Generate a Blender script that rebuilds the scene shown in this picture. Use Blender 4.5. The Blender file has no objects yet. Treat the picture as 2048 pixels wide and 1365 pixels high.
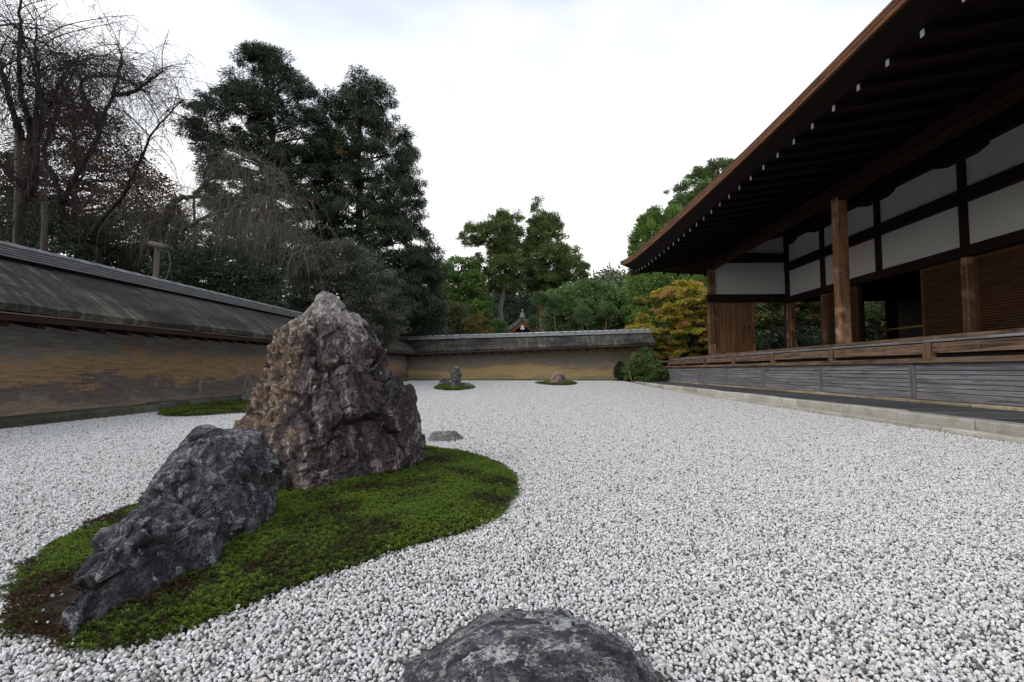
import bpy, math, random
import numpy as np
from mathutils import Matrix, Vector

SC = bpy.context.scene
COL = SC.collection
rng = np.random.default_rng(7)
random.seed(7)
RAD = math.radians

# ------------------------------------------------------------------ camera
FPX, PW = 1046.0, 2048.0                       # focal length in pixels of the 2048 px wide photograph
TH = math.atan(58.5 / FPX)                     # tilt up
PS = math.atan(41.0 / FPX * math.cos(TH))      # turned a little to the left of the hall's long axis
CAM = np.array([0.0, 0.0, 0.57])
cd = bpy.data.cameras.new('camera')
cd.sensor_width = 36.0
cd.lens = FPX / PW * 36.0
cd.clip_start, cd.clip_end = 0.02, 3000.0
cam = bpy.data.objects.new('camera', cd)
COL.objects.link(cam)
cam.location = CAM
cam.rotation_euler = (math.pi / 2 + TH, 0, PS)
SC.camera = cam
_fh = np.array([-math.sin(PS), math.cos(PS), 0.0])
_R = np.array([math.cos(PS), math.sin(PS), 0.0])
_F = _fh * math.cos(TH) + np.array([0, 0, math.sin(TH)])
_U = -_fh * math.sin(TH) + np.array([0, 0, math.cos(TH)])


def ray(px, py):
    return (px - 1024.0) / FPX * _R + (682.5 - py) / FPX * _U + _F


def at(px, py, Y):                             # point on the plane y = Y
    d = ray(px, py)
    return CAM + d * (Y / d[1])


def gnd(px, py, z=0.0):                        # point on the level z
    d = ray(px, py)
    return CAM + d * ((z - CAM[2]) / d[2])


# ------------------------------------------------------------------ sky, sun, exposure
world = bpy.data.worlds.new('World')
SC.world = world
world.use_nodes = True
nt = world.node_tree
nt.nodes.clear()
SUN_EL, SUN_AZ = RAD(42), RAD(-124)            # azimuth measured from +Y towards +X
out = nt.nodes.new('ShaderNodeOutputWorld')
mix = nt.nodes.new('ShaderNodeMixShader')
b1 = nt.nodes.new('ShaderNodeBackground')
b2 = nt.nodes.new('ShaderNodeBackground')
sky = nt.nodes.new('ShaderNodeTexSky')
sky.sky_type = 'NISHITA'
sky.sun_disc = False
sky.sun_elevation = SUN_EL
sky.sun_rotation = SUN_AZ % (2 * math.pi)
b1.inputs['Strength'].default_value = 0.15
b2.inputs['Color'].default_value = (1.0, 0.995, 0.98, 1)
b2.inputs['Strength'].default_value = 1.02
tc = nt.nodes.new('ShaderNodeTexCoord')
mp = nt.nodes.new('ShaderNodeMapping')
mp.inputs['Scale'].default_value = (1.0, 1.0, 2.2)
mp.inputs['Location'].default_value = (0.35, 0.1, 0.2)
nz = nt.nodes.new('ShaderNodeTexNoise')
nz.inputs['Scale'].default_value = 1.5
nz.inputs['Detail'].default_value = 5
nz.inputs['Roughness'].default_value = 0.5
rp = nt.nodes.new('ShaderNodeMapRange')
rp.inputs['From Min'].default_value = 0.10
rp.inputs['From Max'].default_value = 0.42
rp.inputs['To Min'].default_value = 0.38
rp.inputs['To Max'].default_value = 1.0
L = nt.links.new
L(tc.outputs['Generated'], mp.inputs['Vector'])
L(mp.outputs['Vector'], nz.inputs['Vector'])
sep = nt.nodes.new('ShaderNodeSeparateXYZ')      # the cloud sheet thins towards the zenith
L(tc.outputs['Generated'], sep.inputs[0])
zm = nt.nodes.new('ShaderNodeMath')
zm.operation = 'MULTIPLY_ADD'
zm.inputs[1].default_value = -0.55
L(sep.outputs['Z'], zm.inputs[0])
L(nz.outputs['Fac'], zm.inputs[2])
L(zm.outputs[0], rp.inputs['Value'])
L(rp.outputs['Result'], mix.inputs['Fac'])
L(sky.outputs['Color'], b1.inputs['Color'])
L(b1.outputs[0], mix.inputs[1])
L(b2.outputs[0], mix.inputs[2])
L(mix.outputs[0], out.inputs['Surface'])

sl = bpy.data.lights.new('sun', 'SUN')
sl.energy = 0.7
sl.angle = RAD(22)
sl.color = (1.0, 0.96, 0.9)
so = bpy.data.objects.new('sun', sl)
COL.objects.link(so)
sd = Vector((math.sin(SUN_AZ) * math.cos(SUN_EL), math.cos(SUN_AZ) * math.cos(SUN_EL), math.sin(SUN_EL)))
so.rotation_euler = (-sd).to_track_quat('-Z', 'Y').to_euler()
so.location = sd * 40

vs = SC.view_settings
SC.display_settings.display_device = 'sRGB'
vs.view_transform = 'Standard'
vs.look = 'None'
vs.gamma = 1.0
vs.exposure = 0.58
vs.use_curve_mapping = False
SC.cycles.max_bounces = 8
SC.cycles.transparent_max_bounces = 8


# ------------------------------------------------------------------ numpy noise
def _hash(ix, iy, iz, s):
    h = (ix * 374761393 + iy * 668265263 + iz * 2147483647 + s * 1274126177) & 0xFFFFFFFF
    h = ((h ^ (h >> 13)) * 1274126177) & 0xFFFFFFFF
    h = ((h ^ (h >> 16)) * 2246822519) & 0xFFFFFFFF
    return ((h ^ (h >> 15)) & 0xFFFF) / 65535.0


def vnoise(P, s=0):
    P = np.asarray(P, float)
    I = np.floor(P).astype(np.int64)
    f = P - I
    w = f * f * f * (f * (f * 6 - 15) + 10)
    r = 0
    for dx in (0, 1):
        for dy in (0, 1):
            for dz in (0, 1):
                k = (w[:, 0] if dx else 1 - w[:, 0]) * (w[:, 1] if dy else 1 - w[:, 1]) * (w[:, 2] if dz else 1 - w[:, 2])
                r = r + k * _hash(I[:, 0] + dx, I[:, 1] + dy, I[:, 2] + dz, s)
    return r * 2 - 1


def fbm(P, octv=4, s=0, ridged=False, gain=0.5):
    a, t, P = 1.0, 0.0, np.asarray(P, float)
    for o in range(octv):
        n = vnoise(P, s + o * 17)
        t = t + a * ((1 - np.abs(n) * 2) if ridged else n)
        P = P * 2.03 + 11.3
        a *= gain
    return t


# ------------------------------------------------------------------ objects
def props(o, label=None, cat=None, group=None, kind=None):
    for k, v in (('label', label), ('category', cat), ('group', group), ('kind', kind)):
        if v:
            o[k] = v
    return o


def thing(name, loc, label, cat, group=None):
    o = bpy.data.objects.new(name, None)
    o.empty_display_size = 0.2
    COL.objects.link(o)
    o.location = loc
    return props(o, label, cat, group)


def link(o, parent=None):
    COL.objects.link(o)
    if parent is not None:
        o.parent = parent
        if parent.type == 'EMPTY':
            o.matrix_parent_inverse = Matrix.Translation(-Vector(parent.location))
    return o


def mesh_np(name, V, F, mat, parent=None, smooth=False, attr=None):
    """V (n,3) in world space, F (m,k) faces"""
    V = np.ascontiguousarray(V, dtype=np.float32)
    F = np.ascontiguousarray(F, dtype=np.int32)
    me = bpy.data.meshes.new(name)
    me.vertices.add(len(V))
    me.vertices.foreach_set('co', V.ravel())
    k = F.shape[1]
    me.loops.add(F.size)
    me.loops.foreach_set('vertex_index', F.ravel())
    me.polygons.add(len(F))
    me.polygons.foreach_set('loop_start', np.arange(0, F.size, k, dtype=np.int32))
    me.polygons.foreach_set('loop_total', np.full(len(F), k, dtype=np.int32))
    me.polygons.foreach_set('use_smooth', np.full(len(F), smooth, dtype=bool))
    if attr is not None:
        a = me.attributes.new('rnd', 'FLOAT', 'POINT')
        a.data.foreach_set('value', np.ascontiguousarray(attr, dtype=np.float32))
    me.update(calc_edges=True)
    if mat is not None:
        me.materials.append(mat)
    return link(bpy.data.objects.new(name, me), parent)


class MB:
    """collects convex pieces (all quads / tris) into one mesh"""
    def __init__(s):
        s.v, s.f = [], []

    def add(s, V, F):
        b = len(s.v)
        s.v += [tuple(map(float, p)) for p in V]
        s.f += [tuple(b + i for i in q) for q in F]
        return s

    def box(s, x0, x1, y0, y1, z0, z1):
        return s.add([(x0, y0, z0), (x1, y0, z0), (x1, y1, z0), (x0, y1, z0), (x0, y0, z1), (x1, y0, z1), (x1, y1, z1), (x0, y1, z1)],
                     [(0, 3, 2, 1), (4, 5, 6, 7), (0, 1, 5, 4), (1, 2, 6, 5), (2, 3, 7, 6), (3, 0, 4, 7)])

    def bar(s, p, q, w, h, up=(0, 0, 1)):
        p, q = Vector(p), Vector(q)
        d = (q - p).normalized()
        a = d.cross(Vector(up)).normalized()
        b = a.cross(d).normalized()
        V = []
        for c in (p, q):
            for i, j in ((-1, -1), (1, -1), (1, 1), (-1, 1)):
                V.append(c + a * (w / 2 * i) + b * (h / 2 * j))
        return s.add(V, [(3, 2, 1, 0), (4, 5, 6, 7), (0, 1, 5, 4), (1, 2, 6, 5), (2, 3, 7, 6), (3, 0, 4, 7)])

    def sweep(s, sections, closed=True, caps=True):
        """sections: list of equal-length point lists joined by quads"""
        n = len(sections[0])
        V = [p for S in sections for p in S]
        F = []
        m = n if closed else n - 1
        for i in range(len(sections) - 1):
            for j in range(m):
                a, b = i * n + j, i * n + (j + 1) % n
                F.append((a, b, b + n, a + n))
        if caps and closed:
            F.append(tuple(range(n - 1, -1, -1)))
            F.append(tuple((len(sections) - 1) * n + j for j in range(n)))
        return s.add(V, F)

    def tube(s, pts, rad, n=6):
        P = [Vector(p) for p in pts]
        S = []
        for i, p in enumerate(P):
            t = (P[min(i + 1, len(P) - 1)] - P[max(i - 1, 0)]).normalized()
            a = t.cross(Vector((0.31, 0.17, 0.93))).normalized()
            b = t.cross(a)
            r = rad[i] if hasattr(rad, '__len__') else rad
            S.append([p + (a * math.cos(2 * math.pi * k / n) + b * math.sin(2 * math.pi * k / n)) * r for k in range(n)])
        return s.sweep(S)

    def lathe(s, c, prof, n=16):
        S = [[(c[0] + r * math.cos(2 * math.pi * k / n), c[1] + r * math.sin(2 * math.pi * k / n), c[2] + z) for k in range(n)] for r, z in prof]
        return s.sweep(S)

    def build(s, name, mat, parent=None, smooth=False, bevel=0.0):
        me = bpy.data.meshes.new(name)
        me.from_pydata(s.v, [], s.f)
        me.update()
        if smooth:
            for p in me.polygons:
                p.use_smooth = True
        if mat is not None:
            me.materials.append(mat)
        o = link(bpy.data.objects.new(name, me), parent)
        if bevel:
            b = o.modifiers.new('bevel', 'BEVEL')
            b.width = bevel
            b.segments = 1
            b.limit_method = 'ANGLE'
        return o


def box(name, x0, x1, y0, y1, z0, z1, mat, parent=None, bevel=0.0):
    return MB().box(x0, x1, y0, y1, z0, z1).build(name, mat, parent, bevel=bevel)


def copy_at(o, loc, parent):
    c = o.copy()
    COL.objects.link(c)
    c.parent = parent
    c.matrix_parent_inverse = o.matrix_parent_inverse
    c.location = loc
    return c


# ------------------------------------------------------------------ materials
class NT:
    def __init__(s, name):
        s.m = bpy.data.materials.new(name)
        s.m.use_nodes = True
        s.t = s.m.node_tree
        s.b = s.t.nodes['Principled BSDF']
        s.o = s.t.nodes['Material Output']

    def n(s, typ, ins=None, **kw):
        nd = s.t.nodes.new('ShaderNode' + typ)
        for k, v in kw.items():
            setattr(nd, k, v)
        for k, v in (ins or {}).items():
            s.set(nd.inputs[k], v)
        return nd

    def set(s, sock, v):
        if isinstance(v, bpy.types.NodeSocket):
            s.t.links.new(v, sock)
        else:
            if sock.type == 'RGBA' and len(v) == 3:
                v = (*v, 1)
            sock.default_value = v

    def co(s, scale=(1, 1, 1), rnd=False, loc=(0, 0, 0), rot=(0, 0, 0), which='Object'):
        v = s.n('TexCoord').outputs[which]
        if rnd:
            r = s.n('ObjectInfo').outputs['Random']
            c = s.n('CombineXYZ', {'X': s.math('MULTIPLY', r, 37.0), 'Y': s.math('MULTIPLY', r, 91.0), 'Z': s.math('MULTIPLY', r, 53.0)})
            v = s.n('VectorMath', {0: v, 1: c.outputs[0]}, operation='ADD').outputs[0]
        return s.n('Mapping', {'Vector': v, 'Scale': scale, 'Location': loc, 'Rotation': rot}).outputs[0]

    def noise(s, vec, scale, detail=4, rough=0.55, dist=0.0):
        return s.n('TexNoise', {'Vector': vec, 'Scale': scale, 'Detail': detail, 'Roughness': rough, 'Distortion': dist}).outputs['Fac']

    def ramp(s, fac, stops, interp='LINEAR'):
        r = s.n('ValToRGB')
        r.color_ramp.interpolation = interp
        el = r.color_ramp.elements
        while len(el) > 1:
            el.remove(el[-1])
        for i, (p, c) in enumerate(stops):
            e = el[0] if i == 0 else el.new(p)
            e.position = p
            e.color = (*c, 1) if len(c) == 3 else c
        s.set(r.inputs['Fac'], fac)
        return r.outputs['Color']

    def math(s, op, a, b=0.0, clamp=False):
        nd = s.n('Math', operation=op, use_clamp=clamp)
        s.set(nd.inputs[0], a)
        s.set(nd.inputs[1], b)
        return nd.outputs[0]

    def rng(s, v, a, b, c=0.0, d=1.0):
        return s.n('MapRange', {'Value': v, 'From Min': a, 'From Max': b, 'To Min': c, 'To Max': d}).outputs[0]

    def mix(s, f, a, b, blend='MIX'):
        nd = s.n('Mix', data_type='RGBA', blend_type=blend)
        s.set(nd.inputs[0], f)
        s.set(nd.inputs[6], a)
        s.set(nd.inputs[7], b)
        return nd.outputs[2]

    def bump(s, h, strength=0.4, dist=0.02, normal=None):
        nd = s.n('Bump', {'Height': h, 'Strength': strength, 'Distance': dist})
        if normal is not None:
            s.set(nd.inputs['Normal'], normal)
        return nd.outputs[0]

    def fin(s, col, rough=0.8, normal=None, spec=0.3):
        s.set(s.b.inputs['Base Color'], col)
        s.set(s.b.inputs['Roughness'], rough)
        s.b.inputs['Specular IOR Level'].default_value = spec
        if normal is not None:
            s.set(s.b.inputs['Normal'], normal)
        return s.m


GR = {'x': (0.6, 14, 14), 'y': (14, 0.6, 14), 'z': (14, 14, 0.6)}


def wood(name, dark, light, axis, wear=None, rough=0.75, rnd=True, freq=1.0, spec=0.25):
    N = NT(name)
    sc = tuple(v * freq for v in GR[axis])
    v = N.co(sc, rnd=rnd)
    g = N.noise(v, 1.6, 6, 0.65, 1.2)
    g2 = N.noise(N.co(tuple(k * 5 for k in sc), rnd=rnd), 1.5, 3, 0.6)
    c = N.ramp(g, [(0.36, dark), (0.5, tuple((a + b) / 2 for a, b in zip(dark, light))), (0.63, light)])
    c = N.mix(N.math('MULTIPLY', g2, 0.45), c, tuple(k * 0.35 for k in dark), 'MIX')
    if wear:
        w = N.noise(N.co((1.2, 1.2, 1.2), rnd=rnd), 2.2, 5, 0.6, 0.4)
        c = N.mix(N.rng(w, 0.5, 0.68), c, wear)
    r = N.n('ObjectInfo').outputs['Random']
    c = N.mix(1.0, c, N.ramp(r, [(0, (0.8, 0.8, 0.8)), (1, (1.15, 1.12, 1.1))]), 'MULTIPLY')
    return N.fin(c, rough, N.bump(N.math('ADD', g, N.math('MULTIPLY', g2, 0.5)), 0.5, 0.006), spec)


def plain(name, col, rough=0.7, var=0.15, scale=6.0, spec=0.3):
    N = NT(name)
    n = N.noise(N.co((1, 1, 1), rnd=True), scale, 6, 0.6)
    c = N.ramp(n, [(0.25, tuple(k * (1 - var) for k in col)), (0.75, tuple(min(1, k * (1 + var)) for k in col))])
    return N.fin(c, rough, N.bump(n, 0.2, 0.01), spec)


def leafmat(name, stops, trans=0.22, rough=0.55):
    N = NT(name)
    a = N.n('Attribute', attribute_name='rnd').outputs['Fac']
    c = N.ramp(a, stops)
    N.fin(c, rough, None, 0.35)
    t = N.n('BsdfTranslucent', {'Color': c})
    m = N.n('MixShader', {0: trans, 1: N.b.outputs[0], 2: t.outputs[0]})
    N.t.links.new(m.outputs[0], N.o.inputs['Surface'])
    return N.m


M = {}
M['post'] = wood('post_wood', (0.12, 0.05, 0.024), (0.34, 0.18, 0.095), 'z', wear=(0.42, 0.29, 0.19))
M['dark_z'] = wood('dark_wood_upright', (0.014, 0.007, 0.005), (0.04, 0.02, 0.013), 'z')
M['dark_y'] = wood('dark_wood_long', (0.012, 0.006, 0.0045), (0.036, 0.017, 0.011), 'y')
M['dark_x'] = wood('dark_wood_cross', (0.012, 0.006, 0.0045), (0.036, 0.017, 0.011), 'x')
M['rafter'] = wood('shade_toned_rafter', (0.006, 0.0035, 0.0025), (0.022, 0.011, 0.007), 'x')  # rafter, beam and soffit woods blackened to carry the shade under the eaves
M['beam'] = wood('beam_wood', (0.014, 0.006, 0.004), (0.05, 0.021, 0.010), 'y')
M['brown_y'] = wood('weathered_brown_long', (0.05, 0.03, 0.02), (0.33, 0.215, 0.14), 'y', wear=(0.19, 0.145, 0.11))
M['brown_z'] = wood('weathered_brown_upright', (0.06, 0.034, 0.022), (0.33, 0.205, 0.13), 'z')
M['grey_y'] = wood('silver_grey_board', (0.11, 0.11, 0.118), (0.36, 0.36, 0.385), 'y', wear=(0.22, 0.21, 0.21))
M['grey_z'] = wood('silver_grey_post', (0.10, 0.097, 0.10), (0.28, 0.27, 0.275), 'z')
M['door'] = wood('cedar_door', (0.12, 0.055, 0.025), (0.36, 0.20, 0.10), 'z', wear=(0.25, 0.12, 0.055), freq=0.5, rough=0.55)
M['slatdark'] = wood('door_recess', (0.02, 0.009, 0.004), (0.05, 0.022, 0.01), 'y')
M['slat'] = wood('slat_wood', (0.075, 0.032, 0.013), (0.19, 0.09, 0.035), 'y')
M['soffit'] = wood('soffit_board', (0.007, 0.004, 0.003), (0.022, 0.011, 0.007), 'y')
M['trim'] = wood('eave_trim', (0.07, 0.028, 0.014), (0.30, 0.13, 0.05), 'y', wear=(0.10, 0.05, 0.03))
M['bark'] = plain('cypress_bark_roof', (0.10, 0.075, 0.055), 0.9, 0.4, 20)
M['plaster'] = plain('white_plaster', (0.70, 0.69, 0.66), 0.85, 0.07, 1.3)
M['tip'] = plain('white_painted_end', (0.85, 0.85, 0.83), 0.6, 0.03)
M['iron'] = plain('dark_iron', (0.03, 0.028, 0.025), 0.5, 0.2)
M['tatami'] = plain('tatami_floor', (0.22, 0.19, 0.11), 0.8, 0.15)
M['screen'] = plain('dim_screen', (0.30, 0.27, 0.22), 0.8, 0.06)
M['bamboo'] = wood('bamboo_rail', (0.40, 0.24, 0.07), (0.55, 0.36, 0.13), 'y', rough=0.45)
M['gatewood'] = wood('gate_wood', (0.30, 0.13, 0.05), (0.5, 0.25, 0.11), 'x')


# ================================================================== GROUND
def gz(x, y):
    """gravel level: flat near by, rising a little towards the far wall"""
    t = np.clip((np.asarray(y, float) - 11.0) / 11.3, 0, 1)
    return 0.14 * t ** 1.5


def earth_mat():
    N = NT('garden_soil')
    v = N.co()
    n = N.noise(v, 0.8, 6, 0.65)
    n2 = N.noise(v, 30, 4, 0.6)
    c = N.ramp(n, [(0.3, (0.03, 0.022, 0.014)), (0.55, (0.05, 0.042, 0.022)), (0.7, (0.035, 0.05, 0.018))])
    return N.fin(c, 0.95, N.bump(n2, 0.6, 0.03))


M['earth'] = earth_mat()
o = MB().add([(-900, -200, -0.06), (900, -200, -0.06), (900, 1500, -0.06), (-900, 1500, -0.06)], [(0, 1, 2, 3)]).build('ground', M['earth'])
props(o, 'dark soil of the planted ground behind the garden walls', 'ground', kind='structure')


def gravel_mat(inst):
    N = NT('white_gravel' if inst else 'gravel_bed')
    if inst:
        a = N.n('Attribute', attribute_name='rnd').outputs['Fac']
        c = N.ramp(a, [(0.0, (0.10, 0.095, 0.09)), (0.055, (0.24, 0.23, 0.215)), (0.13, (0.50, 0.485, 0.46)), (0.34, (0.72, 0.71, 0.69)), (0.75, (0.81, 0.805, 0.79)), (0.91, (0.86, 0.855, 0.84)), (1.0, (0.62, 0.52, 0.42))])
        n = N.noise(N.co(), 420, 3, 0.7)
        c = N.mix(N.rng(n, 0.52, 0.66, 0, 0.6), c, (0.20, 0.20, 0.19))
        return N.fin(c, 0.75, None, 0.3)
    v = N.co()
    n = N.noise(v, 60, 4, 0.7)
    c = N.ramp(n, [(0.3, (0.05, 0.048, 0.045)), (0.7, (0.14, 0.135, 0.13))])
    return N.fin(c, 0.9, N.bump(n, 0.6, 0.01))


M['gravel'] = gravel_mat(True)
M['gravel_bed'] = gravel_mat(False)

# bed sheet under the pebbles, its dark tone painting the shade in their gaps
nx, ny = 24, 60
X, Y = np.meshgrid(np.linspace(-5.14, 3.9, nx), np.linspace(-2.0, 22.25, ny))
V = np.stack([X.ravel(), Y.ravel(), gz(X, Y).ravel() - 0.006], 1)
I = np.arange(nx * ny).reshape(ny, nx)
F = np.stack([I[:-1, :-1].ravel(), I[:-1, 1:].ravel(), I[1:, 1:].ravel(), I[1:, :-1].ravel()], 1)
o = mesh_np('gravel_bed', V, F, M['gravel_bed'], None, True)
props(o, 'bed of the raked gravel court, toned dark for the shade between pebbles', 'ground', kind='structure')


def ico(sub):
    t = (1 + 5 ** 0.5) / 2
    v = [(-1, t, 0), (1, t, 0), (-1, -t, 0), (1, -t, 0), (0, -1, t), (0, 1, t), (0, -1, -t), (0, 1, -t), (t, 0, -1), (t, 0, 1), (-t, 0, -1), (-t, 0, 1)]
    f = [(0, 11, 5), (0, 5, 1), (0, 1, 7), (0, 7, 10), (0, 10, 11), (1, 5, 9), (5, 11, 4), (11, 10, 2), (10, 7, 6), (7, 1, 8), (3, 9, 4), (3, 4, 2), (3, 2, 6), (3, 6, 8), (3, 8, 9), (4, 9, 5), (2, 4, 11), (6, 2, 10), (8, 6, 7), (9, 8, 1)]
    v = [np.array(p) / np.linalg.norm(p) for p in v]
    for _ in range(sub):
        c, g = {}, []

        def mid(a, b):
            k = (min(a, b), max(a, b))
            if k not in c:
                m = v[a] + v[b]
                v.append(m / np.linalg.norm(m))
                c[k] = len(v) - 1
            return c[k]
        for a, b, d in f:
            x, y, z = mid(a, b), mid(b, d), mid(d, a)
            g += [(a, x, z), (b, y, x), (d, z, y), (x, y, z)]
        f = g
    return np.array(v), np.array(f)


IV, IF = ico(1)


def pebble(c, r, flat=0.8):
    """one chipped pebble"""
    q = rng.normal(size=(3, 3))
    Q, _ = np.linalg.qr(q)
    sc = np.array([1.0, rng.uniform(0.7, 1.0), rng.uniform(0.55, 0.85)]) * r
    P = IV * (1 + 0.16 * rng.normal(size=(len(IV), 1)))
    for _ in range(4):                                     # broken faces
        d = rng.normal(size=3)
        d /= np.linalg.norm(d)
        h = P @ d
        k = rng.uniform(0.55, 0.8)
        P = P - np.outer(np.maximum(h - k, 0), d)
    return (P * sc) @ Q.T + c


TL = 0.24
variants = []
for k in range(5):
    Vs, Fs, As = [], [], []
    n = 26
    g = TL / n
    b = 0
    cells = [(i, j, 0) for i in range(n) for j in range(n)] + [(rng.uniform(0, n), rng.uniform(0, n), 1) for _ in range(120)]
    for i, j, lay in cells:
        x = (i + 0.5 + rng.uniform(-0.42, 0.42)) * g - TL / 2
        y = (j + 0.5 + rng.uniform(-0.42, 0.42)) * g - TL / 2
        r = g * 0.5 * rng.uniform(0.78, 1.28) * (1.0 if rng.random() > 0.07 else 1.35)
        z = rng.uniform(-0.002, 0.004) + (0.0065 if lay else 0.0)
        P = pebble(np.array([x, y, z]), r)
        Vs.append(P)
        Fs.append(IF + b)
        As.append(np.full(len(P), rng.random()))
        b += len(P)
    variants.append((np.concatenate(Vs), np.concatenate(Fs), np.concatenate(As)))

# tile points over the whole court
pts = []
for iy in range(int(24.0 / TL)):
    for ix in range(int(9.0 / TL) + 1):
        x, y = -5.14 + TL * (ix + 0.5), -1.8 + TL * (iy + 0.5)
        if x < 3.86 - TL * 0.35 and y < 22.2 - TL / 2:
            if y < 0.45 and abs(x) > 2:
                continue
            pts.append((x, y, float(gz(x, y))))
pts = np.array(pts)
VV, FF, KK, RR, off = [pts], [], [np.zeros(len(pts))], [rng.random(len(pts))], len(pts)
for k, (a, f, c) in enumerate(variants):
    VV.append(a)
    FF.append(f + off)
    KK.append(np.full(len(a), k + 1.0))
    RR.append(c)
    off += len(a)
grav = mesh_np('gravel', np.concatenate(VV), np.concatenate(FF), M['gravel'], None, False, np.concatenate(RR))
a = grav.data.attributes.new('kin', 'FLOAT', 'POINT')
a.data.foreach_set('value', np.concatenate(KK).astype(np.float32))
props(grav, 'white crushed gravel spread over the whole court', 'gravel', kind='stuff')


def gravel_nodes():
    g = bpy.data.node_groups.new('gravel_scatter', 'GeometryNodeTree')
    g.interface.new_socket('Geometry', in_out='INPUT', socket_type='NodeSocketGeometry')
    g.interface.new_socket('Geometry', in_out='OUTPUT', socket_type='NodeSocketGeometry')
    nn, ll = g.nodes.new, g.links.new
    gi, go = nn('NodeGroupInput'), nn('NodeGroupOutput')
    at_ = nn('GeometryNodeInputNamedAttribute')
    at_.data_type = 'FLOAT'
    at_.inputs['Name'].default_value = 'kin'

    def pick(k):
        cmp_ = nn('FunctionNodeCompare')
        cmp_.data_type = 'FLOAT'
        cmp_.operation = 'EQUAL'
        ll(at_.outputs[0], cmp_.inputs[0])
        cmp_.inputs[1].default_value = float(k)
        cmp_.inputs['Epsilon'].default_value = 0.1
        sp = nn('GeometryNodeSeparateGeometry')
        sp.domain = 'POINT'
        ll(gi.outputs[0], sp.inputs['Geometry'])
        ll(cmp_.outputs[0], sp.inputs['Selection'])
        return sp.outputs['Selection']
    p = pick(0)
    g2i = nn('GeometryNodeGeometryToInstance')
    for k in range(len(variants), 0, -1):
        ll(pick(k), g2i.inputs[0])
    iop = nn('GeometryNodeInstanceOnPoints')
    ll(p, iop.inputs['Points'])
    ll(g2i.outputs[0], iop.inputs['Instance'])
    iop.inputs['Pick Instance'].default_value = True
    ri = nn('FunctionNodeRandomValue')
    ri.data_type = 'INT'
    ri.inputs[4].default_value = 0
    ri.inputs[5].default_value = len(variants) - 1
    ll(ri.outputs[2], iop.inputs['Instance Index'])
    r2 = nn('FunctionNodeRandomValue')
    r2.data_type = 'INT'
    r2.inputs[4].default_value = 0
    r2.inputs[5].default_value = 3
    r2.inputs['Seed'].default_value = 5
    mu = nn('ShaderNodeMath')
    mu.operation = 'MULTIPLY'
    mu.inputs[1].default_value = math.pi / 2
    ll(r2.outputs[2], mu.inputs[0])
    cx = nn('ShaderNodeCombineXYZ')
    ll(mu.outputs[0], cx.inputs['Z'])
    ll(cx.outputs[0], iop.inputs['Rotation'])
    ll(iop.outputs[0], go.inputs[0])
    return g


md = grav.modifiers.new('scatter', 'NODES')
md.node_group = gravel_nodes()


# ================================================================== MOSS
def moss_mats():
    N = NT('moss_bed')
    n = N.noise(N.co(), 14, 5, 0.65)
    n5 = N.noise(N.co(), 70, 4, 0.7)
    c = N.ramp(N.math('ADD', N.math('MULTIPLY', n, 0.6), N.math('MULTIPLY', n5, 0.4)), [(0.36, (0.012, 0.008, 0.005)), (0.5, (0.034, 0.022, 0.011)), (0.62, (0.05, 0.042, 0.014))])
    n = N.math('ADD', n, n5)
    m1 = N.fin(c, 0.95, N.bump(n, 0.8, 0.02))
    m2 = leafmat('haircap_moss', [(0.0, (0.035, 0.012, 0.006)), (0.22, (0.065, 0.026, 0.008)), (0.34, (0.028, 0.036, 0.004)), (0.58, (0.062, 0.105, 0.007)), (1.0, (0.15, 0.235, 0.015))], 0.3, 0.6)
    return m1, m2


M['moss_bed'], M['moss'] = moss_mats()


def smooth_poly(P, it=2):
    P = np.array(P, float)
    for _ in range(it):
        Q = np.roll(P, -1, 0)
        P = np.stack([P * 0.75 + Q * 0.25, P * 0.25 + Q * 0.75], 1).reshape(-1, P.shape[1])
    return P


def inside(poly, pts):
    x, y = pts[:, 0], pts[:, 1]
    r = np.zeros(len(pts), bool)
    n = len(poly)
    for i in range(n):
        x1, y1 = poly[i][:2]
        x2, y2 = poly[(i + 1) % n][:2]
        if y1 == y2:
            continue
        c = ((y1 > y) != (y2 > y)) & (x < (x2 - x1) * (y - y1) / (y2 - y1) + x1)
        r ^= c
    return r


def edge_dist(poly, pts):
    d = np.full(len(pts), 1e9)
    A = np.array(poly)[:, :2]
    B = np.roll(A, -1, 0)
    for a, b in zip(A, B):
        ab = b - a
        t = np.clip(((pts - a) @ ab) / (ab @ ab + 1e-12), 0, 1)
        d = np.minimum(d, np.linalg.norm(pts - a - t[:, None] * ab, axis=1))
    return d


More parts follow.
